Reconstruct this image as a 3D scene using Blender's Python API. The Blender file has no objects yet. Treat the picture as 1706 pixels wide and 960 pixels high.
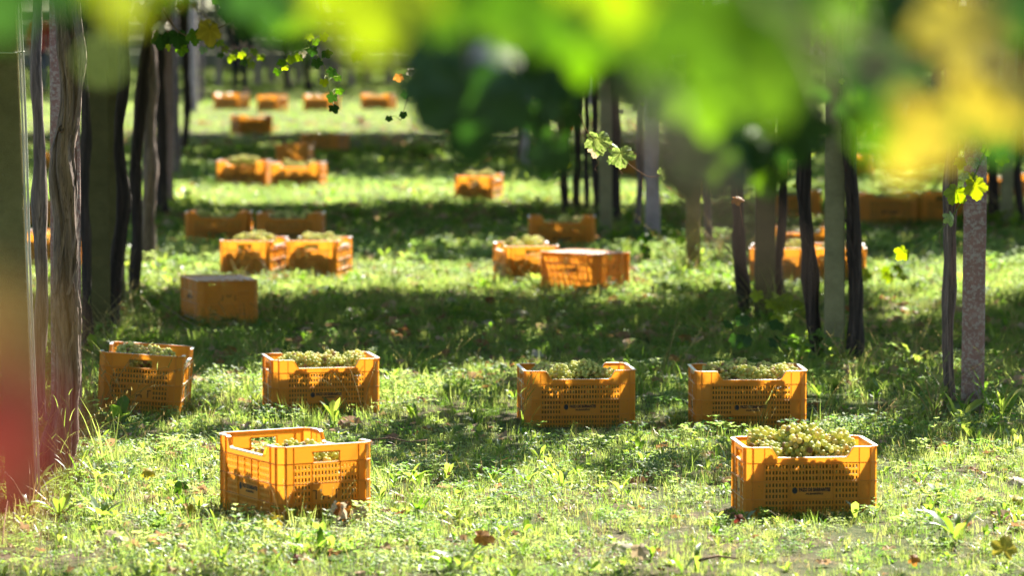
import bpy, bmesh, math, random
import numpy as np
from mathutils import Vector, Matrix, Euler, Quaternion
R = math.radians
random.seed(7)
RNG = np.random.default_rng(11)
sc = bpy.context.scene
COL = sc.collection

# ------------------------------------------------------------------ camera, sky, sun, exposure
CAM_H = 2.081
FPX = 6398.0                       # focal length in photograph pixels (1706 wide)
PITCH = math.atan(498.0 / FPX)
cd = bpy.data.cameras.new('camera')
cam = bpy.data.objects.new('camera', cd)
COL.objects.link(cam)
cam.location = (0, 0, CAM_H)
cam.rotation_euler = (R(90) - PITCH, 0, 0)
cd.sensor_width = 36.0
cd.lens = FPX / 1706.0 * 36.0
cd.clip_start = 0.1
cd.clip_end = 3000
cd.dof.use_dof = True
cd.dof.focus_distance = 16.6
cd.dof.aperture_fstop = 3.0
cd.dof.aperture_blades = 0
sc.camera = cam

SUN_EL, SUN_AZ = R(42), R(24)      # behind the scene, a little to the right
w = bpy.data.worlds.new('World')
sc.world = w
w.use_nodes = True
nt = w.node_tree
for n in list(nt.nodes):
    nt.nodes.remove(n)
sky = nt.nodes.new('ShaderNodeTexSky')
sky.sky_type = 'NISHITA'
sky.sun_disc = False
sky.sun_elevation = SUN_EL
sky.sun_rotation = SUN_AZ
bg = nt.nodes.new('ShaderNodeBackground')
bg.inputs['Strength'].default_value = 0.062
out = nt.nodes.new('ShaderNodeOutputWorld')
nt.links.new(sky.outputs[0], bg.inputs['Color'])
nt.links.new(bg.outputs[0], out.inputs['Surface'])

sd = bpy.data.lights.new('sun', 'SUN')
sd.energy = 5.0
sd.angle = R(0.53)
sd.color = (1.0, 0.93, 0.80)
sun = bpy.data.objects.new('sun', sd)
COL.objects.link(sun)
SUNV = Vector((math.sin(SUN_AZ) * math.cos(SUN_EL), math.cos(SUN_AZ) * math.cos(SUN_EL), math.sin(SUN_EL)))
sun.rotation_euler = (-SUNV).to_track_quat('-Z', 'Y').to_euler()
sun.location = SUNV * 60

sc.view_settings.view_transform = 'Standard'
sc.view_settings.look = 'None'
sc.view_settings.exposure = 2.5
sc.view_settings.gamma = 1.0
sc.view_settings.use_curve_mapping = False
sc.render.engine = 'CYCLES'
cy = sc.cycles
cy.max_bounces = 10
cy.diffuse_bounces = 4
cy.glossy_bounces = 2
cy.transmission_bounces = 6
cy.transparent_max_bounces = 6
cy.caustics_reflective = False
cy.caustics_refractive = False
cy.sample_clamp_indirect = 6.0
try:
    cy.use_denoising = True
    cy.denoiser = 'OPENIMAGEDENOISE'
except Exception:
    pass


def ground(px, py):
    """photograph pixel on the ground -> (x, y)"""
    al = PITCH + math.atan((py - 480.0) / FPX)
    y = CAM_H / math.tan(al)
    dep = y * math.cos(PITCH) + CAM_H * math.sin(PITCH)
    return (px - 853.0) * dep / FPX, y


def at(px, py, y):
    """photograph pixel at horizontal distance y -> world point"""
    al = PITCH + math.atan((py - 480.0) / FPX)
    z = CAM_H - y * math.tan(al)
    dep = y * math.cos(PITCH) + (CAM_H - z) * math.sin(PITCH)
    return Vector(((px - 853.0) * dep / FPX, y, z))


# ------------------------------------------------------------------ object helpers
def tag(o, label=None, cat=None, group=None, kind=None):
    if label: o['label'] = label
    if cat: o['category'] = cat
    if group: o['group'] = group
    if kind: o['kind'] = kind
    return o


def link(name, me, parent=None, loc=None, rot=None):
    o = bpy.data.objects.new(name, me)
    COL.objects.link(o)
    if parent is not None: o.parent = parent
    if loc is not None: o.location = loc
    if rot is not None: o.rotation_euler = rot
    return o


def thing(name, label, cat, loc=(0, 0, 0), rot=(0, 0, 0), group=None):
    o = link(name, None, None, loc, rot)
    o.empty_display_size = 0.1
    return tag(o, label, cat, group)


def copy_tree(o, parent=None):
    c = o.copy()
    COL.objects.link(c)
    if parent is not None: c.parent = parent
    for ch in list(o.children):
        copy_tree(ch, c)
    return c


def mesh(name, verts, faces, mat=None, smooth=False, cols=None):
    me = bpy.data.meshes.new(name)
    me.from_pydata([tuple(v) for v in verts], [], faces)
    if mat is not None: me.materials.append(mat)
    if smooth: me.polygons.foreach_set('use_smooth', [True] * len(me.polygons))
    if cols is not None:
        a = me.color_attributes.new('tint', 'FLOAT_COLOR', 'POINT')
        a.data.foreach_set('color', np.asarray(cols, dtype=np.float32).ravel())
    me.update()
    return me


class MB:
    """collects shapes into one mesh"""
    def __init__(self):
        self.v, self.f = [], []

    def add(self, vs, fs):
        b = len(self.v)
        self.v += [tuple(v) for v in vs]
        self.f += [tuple(i + b for i in f) for f in fs]

    def seg(self, p0, p1, z0, z1, w0, w1):
        """box along p0->p1 in plan, from offset w0 to w1 outwards (to the right of the direction)"""
        d = Vector((p1[0] - p0[0], p1[1] - p0[1])).normalized()
        n = Vector((d.y, -d.x))
        q = [(p[0] + n.x * w, p[1] + n.y * w) for p in (p0, p1) for w in (w0, w1)]
        vs = [(x, y, z) for z in (z0, z1) for x, y in q]
        self.add(vs, [(0, 2, 3, 1), (4, 5, 7, 6), (0, 1, 5, 4), (2, 6, 7, 3), (1, 3, 7, 5), (0, 4, 6, 2)])

    def box(self, c, s):
        x, y, z = c; a, b, h = s[0] / 2, s[1] / 2, s[2] / 2
        vs = [(x + i * a, y + j * b, z + k * h) for k in (-1, 1) for j in (-1, 1) for i in (-1, 1)]
        self.add(vs, [(0, 2, 3, 1), (4, 5, 7, 6), (0, 1, 5, 4), (2, 6, 7, 3), (1, 3, 7, 5), (0, 4, 6, 2)])

    def tube(self, pts, rad, n=6):
        pts = [Vector(p) for p in pts]
        vs, fs = [], []
        for i, p in enumerate(pts):
            t = (pts[min(i + 1, len(pts) - 1)] - pts[max(i - 1, 0)]).normalized()
            u = t.orthogonal().normalized() if i == 0 else (u - t * u.dot(t)).normalized()
            v = t.cross(u)
            r = rad[i] if hasattr(rad, '__len__') else rad
            for k in range(n):
                a = 2 * math.pi * k / n
                vs.append(p + (u * math.cos(a) + v * math.sin(a)) * r)
        for i in range(len(pts) - 1):
            for k in range(n):
                fs.append((i * n + k, i * n + (k + 1) % n, (i + 1) * n + (k + 1) % n, (i + 1) * n + k))
        fs.append(tuple(range(n - 1, -1, -1)))
        fs.append(tuple((len(pts) - 1) * n + k for k in range(n)))
        self.add(vs, fs)

    def mesh(self, name, mat, smooth=False):
        return mesh(name, self.v, self.f, mat, smooth)


# ------------------------------------------------------------------ materials
def new_mat(name):
    m = bpy.data.materials.new(name)
    m.use_nodes = True
    t = m.node_tree
    for n in list(t.nodes): t.nodes.remove(n)
    o = t.nodes.new('ShaderNodeOutputMaterial')
    return m, t, o


def N(t, kind, **kw):
    n = t.nodes.new(kind)
    for k, v in kw.items():
        if k in n.inputs: n.inputs[k].default_value = v
        else: setattr(n, k, v)
    return n


def ramp(t, fac, stops):
    r = t.nodes.new('ShaderNodeValToRGB')
    e = r.color_ramp.elements
    e[0].position, e[0].color = stops[0][0], (*stops[0][1], 1)
    e[1].position, e[1].color = stops[-1][0], (*stops[-1][1], 1)
    for p, c in stops[1:-1]:
        x = e.new(p); x.color = (*c, 1)
    t.links.new(fac, r.inputs['Fac'])
    return r.outputs['Color']


def mixc(t, a, b, fac, mode='MIX'):
    m = t.nodes.new('ShaderNodeMix')
    m.data_type = 'RGBA'; m.blend_type = mode
    for s, v in ((m.inputs['Factor'], fac), (m.inputs[6], a), (m.inputs[7], b)):
        if hasattr(v, 'is_linked'): t.links.new(v, s)
        elif isinstance(v, (int, float)): s.default_value = v
        else: s.default_value = (*v, 1)
    return m.outputs[2]


def leaf_shader(name, refl, trans, var=None, mix=0.5, gloss=0.035, rough=0.45, patch=None, veins=False):
    """thin leaf: diffuse + translucent + a little gloss. var: (refl2, trans2) reached by per-object random"""
    m, t, o = new_mat(name)
    if var:
        oi = N(t, 'ShaderNodeObjectInfo')
        rc = mixc(t, refl, var[0], oi.outputs['Random'])
        tc = mixc(t, trans, var[1], oi.outputs['Random'])
    else:
        rc = mixc(t, refl, refl, 0.0); tc = mixc(t, trans, trans, 0.0)
    if patch:
        tx = N(t, 'ShaderNodeTexCoord')
        nz = N(t, 'ShaderNodeTexNoise', Scale=patch[2], Detail=4.0)
        t.links.new(tx.outputs['Object'], nz.inputs['Vector'])
        mr = N(t, 'ShaderNodeMapRange')
        mr.inputs[1].default_value = patch[3] - 0.06; mr.inputs[2].default_value = patch[3] + 0.06
        t.links.new(nz.outputs['Fac'], mr.inputs[0])
        rc = mixc(t, rc, patch[0], mr.outputs[0]); tc = mixc(t, tc, patch[1], mr.outputs[0])
    if veins:
        at_ = N(t, 'ShaderNodeAttribute'); at_.attribute_name = 'tint'
        rc = mixc(t, rc, at_.outputs['Color'], 1.0, 'MULTIPLY'); tc = mixc(t, tc, at_.outputs['Color'], 1.0, 'MULTIPLY')
    d = N(t, 'ShaderNodeBsdfDiffuse'); t.links.new(rc, d.inputs['Color'])
    tr = N(t, 'ShaderNodeBsdfTranslucent'); t.links.new(tc, tr.inputs['Color'])
    mx = N(t, 'ShaderNodeMixShader'); mx.inputs[0].default_value = mix
    t.links.new(d.outputs[0], mx.inputs[1]); t.links.new(tr.outputs[0], mx.inputs[2])
    g = N(t, 'ShaderNodeBsdfGlossy', Roughness=rough)
    m2 = N(t, 'ShaderNodeMixShader')
    lw = N(t, 'ShaderNodeLayerWeight', Blend=0.25)
    mm = N(t, 'ShaderNodeMath', operation='MULTIPLY_ADD')
    mm.inputs[1].default_value = 2.2 * gloss; mm.inputs[2].default_value = gloss * 0.4
    t.links.new(lw.outputs['Fresnel'], mm.inputs[0])
    t.links.new(mm.outputs[0], m2.inputs[0])
    t.links.new(mx.outputs[0], m2.inputs[1]); t.links.new(g.outputs[0], m2.inputs[2])
    t.links.new(m2.outputs[0], o.inputs['Surface'])
    return m


def solid(name, stops, scale=(8, 8, 8), rough=0.85, bump=0.3, detail=6, spec=0.2, bscale=None):
    m, t, o = new_mat(name)
    tx = N(t, 'ShaderNodeTexCoord')
    mp = N(t, 'ShaderNodeMapping'); mp.inputs['Scale'].default_value = scale
    t.links.new(tx.outputs['Object'], mp.inputs[0])
    nz = N(t, 'ShaderNodeTexNoise', Scale=1.0, Detail=float(detail), Roughness=0.65)
    t.links.new(mp.outputs[0], nz.inputs['Vector'])
    c = ramp(t, nz.outputs['Fac'], stops)
    p = N(t, 'ShaderNodeBsdfPrincipled', Roughness=rough)
    p.inputs['Specular IOR Level'].default_value = spec
    t.links.new(c, p.inputs['Base Color'])
    if bump:
        b = N(t, 'ShaderNodeBump', Strength=bump, Distance=0.01)
        t.links.new(nz.outputs['Fac'], b.inputs['Height'])
        t.links.new(b.outputs[0], p.inputs['Normal'])
    t.links.new(p.outputs[0], o.inputs['Surface'])
    return m


M = {}
M['vine_green'] = leaf_shader('vine_green', (0.040, 0.085, 0.012), (0.065, 0.17, 0.0), ((0.06, 0.10, 0.016), (0.13, 0.27, 0.003)), veins=True)
M['vine_lime'] = leaf_shader('vine_lime', (0.07, 0.11, 0.012), (0.30, 0.47, 0.0), ((0.09, 0.12, 0.012), (0.46, 0.54, 0.004)), veins=True)  # brighter copy of vine_green, sun shining through is put into its colour
M['vine_pale'] = leaf_shader('vine_pale', (0.16, 0.22, 0.08), (0.40, 0.56, 0.12), ((0.18, 0.24, 0.08), (0.48, 0.60, 0.16)), veins=True, gloss=0.12, patch=((0.07, 0.13, 0.05), (0.25, 0.42, 0.05), 14.0, 0.55))
M['vine_dark'] = leaf_shader('vine_dark', (0.028, 0.06, 0.014), (0.03, 0.10, 0.008), ((0.04, 0.08, 0.018), (0.05, 0.14, 0.01)), mix=0.35, veins=True)  # darker copy of vine_green, canopy shade is put into its colour
M['vine_yellow'] = leaf_shader('vine_yellow', (0.36, 0.28, 0.04), (0.46, 0.35, 0.02), ((0.32, 0.28, 0.06), (0.46, 0.39, 0.05)), veins=True, patch=((0.20, 0.10, 0.03), (0.40, 0.16, 0.03), 16.0, 0.70))
M['vine_red'] = leaf_shader('vine_red', (0.17, 0.035, 0.022), (0.12, 0.020, 0.012), ((0.20, 0.04, 0.025), (0.18, 0.03, 0.018)), veins=True, patch=((0.18, 0.04, 0.03), (0.30, 0.05, 0.03), 12.0, 0.6))
M['vine_ochre'] = leaf_shader('vine_ochre', (0.22, 0.13, 0.045), (0.16, 0.09, 0.02), veins=True)
M['vine_brown'] = leaf_shader('vine_brown', (0.26, 0.11, 0.035), (0.55, 0.20, 0.03), ((0.30, 0.15, 0.05), (0.60, 0.28, 0.05)), veins=True, patch=((0.10, 0.035, 0.015), (0.14, 0.04, 0.01), 30.0, 0.58))
M['dry_pale'] = leaf_shader('dry_pale', (0.50, 0.46, 0.40), (0.38, 0.33, 0.24), ((0.42, 0.34, 0.26), (0.4, 0.3, 0.18)), veins=True)
M['grass'] = leaf_shader('grass', (0.030, 0.085, 0.010), (0.16, 0.32, 0.022), ((0.075, 0.115, 0.022), (0.54, 0.61, 0.15)), mix=0.5, gloss=0.016, rough=0.55)
M['straw'] = leaf_shader('straw', (0.36, 0.27, 0.12), (0.45, 0.34, 0.14), ((0.22, 0.19, 0.06), (0.36, 0.32, 0.08)), mix=0.35, gloss=0.03, rough=0.45)
M['weed'] = leaf_shader('weed', (0.032, 0.090, 0.010), (0.16, 0.34, 0.018), ((0.065, 0.12, 0.016), (0.48, 0.58, 0.08)), mix=0.5, gloss=0.03, rough=0.45)
M['clover'] = leaf_shader('clover', (0.030, 0.090, 0.014), (0.15, 0.34, 0.032), ((0.065, 0.12, 0.024), (0.50, 0.62, 0.17)), mix=0.5, gloss=0.014, rough=0.55)
M['litter'] = leaf_shader('litter', (0.20, 0.10, 0.05), (0.30, 0.13, 0.04), ((0.42, 0.30, 0.20), (0.45, 0.30, 0.15)), mix=0.3, gloss=0.03, rough=0.45)
M['cane'] = solid('cane', [(0.3, (0.10, 0.055, 0.03)), (0.7, (0.24, 0.15, 0.09))], (40, 40, 8), bump=0.2)
M['green_stem'] = leaf_shader('green_stem', (0.16, 0.20, 0.05), (0.25, 0.30, 0.05), mix=0.25)
M['tendril'] = solid('tendril', [(0.3, (0.20, 0.09, 0.05)), (0.7, (0.34, 0.18, 0.10))], (60, 60, 60), bump=0)
M['wire'] = solid('wire', [(0.3, (0.48, 0.46, 0.43)), (0.7, (0.66, 0.64, 0.60))], (30, 30, 6), rough=0.45, bump=0.1, spec=0.6)
M['print'] = solid('print', [(0.3, (0.012, 0.014, 0.016)), (0.7, (0.035, 0.035, 0.035))], (50, 50, 50), rough=0.6, bump=0)


def plastic(name, a, b):
    m, t, o = new_mat(name)
    tx = N(t, 'ShaderNodeTexCoord')
    nz = N(t, 'ShaderNodeTexNoise', Scale=9.0, Detail=6.0, Roughness=0.6)
    t.links.new(tx.outputs['Object'], nz.inputs['Vector'])
    c = ramp(t, nz.outputs['Fac'], [(0.3, a), (0.62, b), (0.8, tuple(0.6 * v + 0.4 * q for v, q in zip(b, (0.36, 0.28, 0.18))))])
    sp = N(t, 'ShaderNodeTexNoise', Scale=120.0, Detail=3.0)
    t.links.new(tx.outputs['Object'], sp.inputs['Vector'])
    mr = N(t, 'ShaderNodeMapRange'); mr.inputs[1].default_value = 0.64; mr.inputs[2].default_value = 0.72
    t.links.new(sp.outputs['Fac'], mr.inputs[0])
    c = mixc(t, c, (0.20, 0.12, 0.05), mr.outputs[0])
    d = N(t, 'ShaderNodeBsdfDiffuse'); t.links.new(c, d.inputs['Color'])
    tr = N(t, 'ShaderNodeBsdfTranslucent'); tr.inputs['Color'].default_value = (1.0, 0.63, 0.17, 1)
    mx = N(t, 'ShaderNodeMixShader'); mx.inputs[0].default_value = 0.66
    t.links.new(d.outputs[0], mx.inputs[1]); t.links.new(tr.outputs[0], mx.inputs[2])
    g = N(t, 'ShaderNodeBsdfGlossy', Roughness=0.38)
    fr = N(t, 'ShaderNodeFresnel', IOR=1.25)
    m2 = N(t, 'ShaderNodeMixShader')
    t.links.new(fr.outputs[0], m2.inputs[0]); t.links.new(mx.outputs[0], m2.inputs[1]); t.links.new(g.outputs[0], m2.inputs[2])
    t.links.new(m2.outputs[0], o.inputs['Surface'])
    return m


M['plastic'] = plastic('orange_plastic', (0.92, 0.395, 0.045), (0.95, 0.45, 0.07))


def grape_mat():
    m, t, o = new_mat('grape_skin')
    a = N(t, 'ShaderNodeAttribute'); a.attribute_name = 'tint'
    d = N(t, 'ShaderNodeBsdfPrincipled', Roughness=0.55)
    t.links.new(a.outputs['Color'], d.inputs['Base Color'])
    d.inputs['Specular IOR Level'].default_value = 0.22
    tr = N(t, 'ShaderNodeBsdfTranslucent')
    c = mixc(t, a.outputs['Color'], (1.0, 0.95, 0.45), 0.45)
    t.links.new(c, tr.inputs['Color'])
    mx = N(t, 'ShaderNodeMixShader'); mx.inputs[0].default_value = 0.42
    t.links.new(d.outputs[0], mx.inputs[1]); t.links.new(tr.outputs[0], mx.inputs[2])
    t.links.new(mx.outputs[0], o.inputs['Surface'])
    return m


M['grape'] = grape_mat()


def post_mat(name, base, lichen, amount):
    m, t, o = new_mat(name)
    tx = N(t, 'ShaderNodeTexCoord')
    n1 = N(t, 'ShaderNodeTexNoise', Scale=7.0, Detail=8.0, Roughness=0.7)
    t.links.new(tx.outputs['Object'], n1.inputs['Vector'])
    c = ramp(t, n1.outputs['Fac'], [(0.3, tuple(v * 0.7 for v in base)), (0.7, tuple(min(1, v * 1.25) for v in base))])
    vo = N(t, 'ShaderNodeTexNoise', Scale=58.0, Detail=6.0, Roughness=0.68)
    t.links.new(tx.outputs['Object'], vo.inputs['Vector'])
    mr = N(t, 'ShaderNodeMapRange'); mr.inputs[1].default_value = 1 - amount; mr.inputs[2].default_value = 1 - amount + 0.14; mr.inputs[4].default_value = 0.75
    t.links.new(vo.outputs['Fac'], mr.inputs[0])
    c = mixc(t, c, lichen, mr.outputs[0])
    fine = N(t, 'ShaderNodeTexNoise', Scale=160.0, Detail=4.0)
    t.links.new(tx.outputs['Object'], fine.inputs['Vector'])
    p = N(t, 'ShaderNodeBsdfPrincipled', Roughness=0.9)
    p.inputs['Specular IOR Level'].default_value = 0.2
    t.links.new(c, p.inputs['Base Color'])
    ad = N(t, 'ShaderNodeMath', operation='ADD')
    t.links.new(fine.outputs['Fac'], ad.inputs[0]); t.links.new(mr.outputs[0], ad.inputs[1])
    b = N(t, 'ShaderNodeBump', Strength=0.5, Distance=0.004)
    t.links.new(ad.outputs[0], b.inputs['Height']); t.links.new(b.outputs[0], p.inputs['Normal'])
    t.links.new(p.outputs[0], o.inputs['Surface'])
    return m


M['post_green'] = post_mat('post_green', (0.195, 0.180, 0.090), (0.24, 0.22, 0.13), 0.40)
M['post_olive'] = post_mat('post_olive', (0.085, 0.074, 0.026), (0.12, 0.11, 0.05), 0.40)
M['post_red'] = post_mat('post_red', (0.255, 0.145, 0.120), (0.38, 0.34, 0.29), 0.53)
M['post_grey'] = post_mat('post_grey', (0.31, 0.255, 0.23), (0.40, 0.36, 0.33), 0.42)


def bark(name, dark, light):
    m, t, o = new_mat(name)
    tx = N(t, 'ShaderNodeTexCoord')
    mp = N(t, 'ShaderNodeMapping'); mp.inputs['Scale'].default_value = (90, 90, 4.5)
    t.links.new(tx.outputs['Object'], mp.inputs[0])
    nz = N(t, 'ShaderNodeTexNoise', Scale=1.0, Detail=7.0, Roughness=0.7, Distortion=0.6)
    t.links.new(mp.outputs[0], nz.inputs['Vector'])
    c = ramp(t, nz.outputs['Fac'], [(0.32, dark), (0.52, tuple((a + b) / 2 for a, b in zip(dark, light))), (0.72, light)])
    a = N(t, 'ShaderNodeAttribute'); a.attribute_name = 'tint'
    c = mixc(t, c, a.outputs['Color'], 1.0, 'MULTIPLY')
    p = N(t, 'ShaderNodeBsdfPrincipled', Roughness=0.85)
    p.inputs['Specular IOR Level'].default_value = 0.25
    t.links.new(c, p.inputs['Base Color'])
    b = N(t, 'ShaderNodeBump', Strength=0.9, Distance=0.006)
    t.links.new(nz.outputs['Fac'], b.inputs['Height']); t.links.new(b.outputs[0], p.inputs['Normal'])
    t.links.new(p.outputs[0], o.inputs['Surface'])
    return m


M['bark'] = bark('bark', (0.045, 0.032, 0.025), (0.31, 0.235, 0.195))
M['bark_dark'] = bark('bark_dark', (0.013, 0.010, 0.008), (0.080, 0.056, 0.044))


def soil_mat():
    m, t, o = new_mat('soil')
    tx = N(t, 'ShaderNodeTexCoord')
    n1 = N(t, 'ShaderNodeTexNoise', Scale=1.1, Detail=8.0, Roughness=0.65)
    n2 = N(t, 'ShaderNodeTexNoise', Scale=26.0, Detail=6.0, Roughness=0.7)
    t.links.new(tx.outputs['Object'], n1.inputs['Vector']); t.links.new(tx.outputs['Object'], n2.inputs['Vector'])
    green = ramp(t, n2.outputs['Fac'], [(0.3, (0.020, 0.028, 0.008)), (0.5, (0.045, 0.062, 0.018)), (0.62, (0.085, 0.078, 0.035)), (0.75, (0.16, 0.13, 0.065))])
    brown = ramp(t, n2.outputs['Fac'], [(0.3, (0.035, 0.024, 0.016)), (0.6, (0.11, 0.075, 0.05)), (0.8, (0.20, 0.15, 0.10))])
    mr = N(t, 'ShaderNodeMapRange'); mr.inputs[1].default_value = 0.47; mr.inputs[2].default_value = 0.62
    t.links.new(n1.outputs['Fac'], mr.inputs[0])
    c = mixc(t, green, brown, mr.outputs[0])
    p = N(t, 'ShaderNodeBsdfPrincipled', Roughness=0.95)
    p.inputs['Specular IOR Level'].default_value = 0.1
    t.links.new(c, p.inputs['Base Color'])
    b = N(t, 'ShaderNodeBump', Strength=0.8, Distance=0.03)
    t.links.new(n2.outputs['Fac'], b.inputs['Height']); t.links.new(b.outputs[0], p.inputs['Normal'])
    t.links.new(p.outputs[0], o.inputs['Surface'])
    return m


M['soil'] = soil_mat()

# ------------------------------------------------------------------ ground
_tab = RNG.random((64, 64))
def vnoise(x, y):
    x = np.asarray(x, float); y = np.asarray(y, float)
    xi = np.floor(x).astype(int); yi = np.floor(y).astype(int)
    fx = x - xi; fy = y - yi
    fx = fx * fx * (3 - 2 * fx); fy = fy * fy * (3 - 2 * fy)
    g = lambda i, j: _tab[i % 64, j % 64]
    return (g(xi, yi) * (1 - fx) + g(xi + 1, yi) * fx) * (1 - fy) + (g(xi, yi + 1) * (1 - fx) + g(xi + 1, yi + 1) * fx) * fy


def gz(x, y):
    x = np.asarray(x, float); y = np.asarray(y, float)
    fade = np.clip((60 - y) / 30, 0, 1)
    return 0.035 * (vnoise(x * 1.3 + 9, y * 1.3) - 0.55) * fade


xs = np.concatenate([[-900, -300, -90, -40], np.arange(-20, 20.01, 0.4), [40, 90, 300, 900]])
ys = np.concatenate([[-200, -60, -20, 0, 6], np.arange(10, 62, 0.4), [70, 85, 110, 160, 300, 700, 1600]])
X, Y = np.meshgrid(xs, ys)
Z = np.where((np.abs(X) <= 20) & (Y >= 10) & (Y <= 62), gz(X, Y), -0.002)
nv = len(xs)
gv = np.stack([X.ravel(), Y.ravel(), Z.ravel()], 1)
gf = [(j * nv + i, j * nv + i + 1, (j + 1) * nv + i + 1, (j + 1) * nv + i) for j in range(len(ys) - 1) for i in range(nv - 1)]
tag(link('ground', mesh('ground', gv.tolist(), gf, M['soil'], True)), kind='structure')

# ------------------------------------------------------------------ the harvest crate
CL, CW, CH = 0.52, 0.37, 0.285
RIB = (0.221, 0.147, 0.076)
TH = 0.003
CUT = 0.041


def grid_panel(us, zs, is_solid, top, place):
    """sheet of thickness TH with real openings. place(u, z, w) -> xyz, w from 0 (outside) to TH (inside)"""
    us = sorted(set(round(u, 5) for u in us)); zs = sorted(set(round(z, 5) for z in zs))
    nu, nz = len(us), len(zs)
    sol = [[is_solid((us[i] + us[i + 1]) / 2, (zs[j] + zs[j + 1]) / 2) for j in range(nz - 1)] for i in range(nu - 1)]
    idx = {}; vs = []; fs = []
    def V(i, j, s):
        k = (i, j, s)
        if k not in idx:
            z = top(us[i]) if (j == nz - 1 and top) else zs[j]
            idx[k] = len(vs); vs.append(place(us[i], z, s * TH))
        return idx[k]
    S = lambda i, j: 0 <= i < nu - 1 and 0 <= j < nz - 1 and sol[i][j]
    for i in range(nu - 1):
        for j in range(nz - 1):
            if not sol[i][j]: continue
            fs.append((V(i, j, 0), V(i + 1, j, 0), V(i + 1, j + 1, 0), V(i, j + 1, 0)))
            fs.append((V(i, j, 1), V(i, j + 1, 1), V(i + 1, j + 1, 1), V(i + 1, j, 1)))
            if not S(i - 1, j): fs.append((V(i, j, 0), V(i, j + 1, 0), V(i, j + 1, 1), V(i, j, 1)))
            if not S(i + 1, j): fs.append((V(i + 1, j, 0), V(i + 1, j, 1), V(i + 1, j + 1, 1), V(i + 1, j + 1, 0)))
            if not S(i, j - 1): fs.append((V(i, j, 0), V(i, j, 1), V(i + 1, j, 1), V(i + 1, j, 0)))
            if not S(i, j + 1): fs.append((V(i, j + 1, 0), V(i + 1, j + 1, 0), V(i + 1, j + 1, 1), V(i, j + 1, 1)))
    return vs, fs


def slot_rows(z0, z1, n):
    p = (z1 - z0) / n
    return [(z0 + p * k + p * 0.20, z0 + p * k + p * 0.80) for k in range(n)]


ROWS = slot_rows(0.010, RIB[2] - .002, 3) + slot_rows(RIB[2] + .002, RIB[1] - .002, 3) + slot_rows(RIB[1] + .002, RIB[0] - .002, 3)
CH_ = 0.022                                   # corner chamfer


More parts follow.
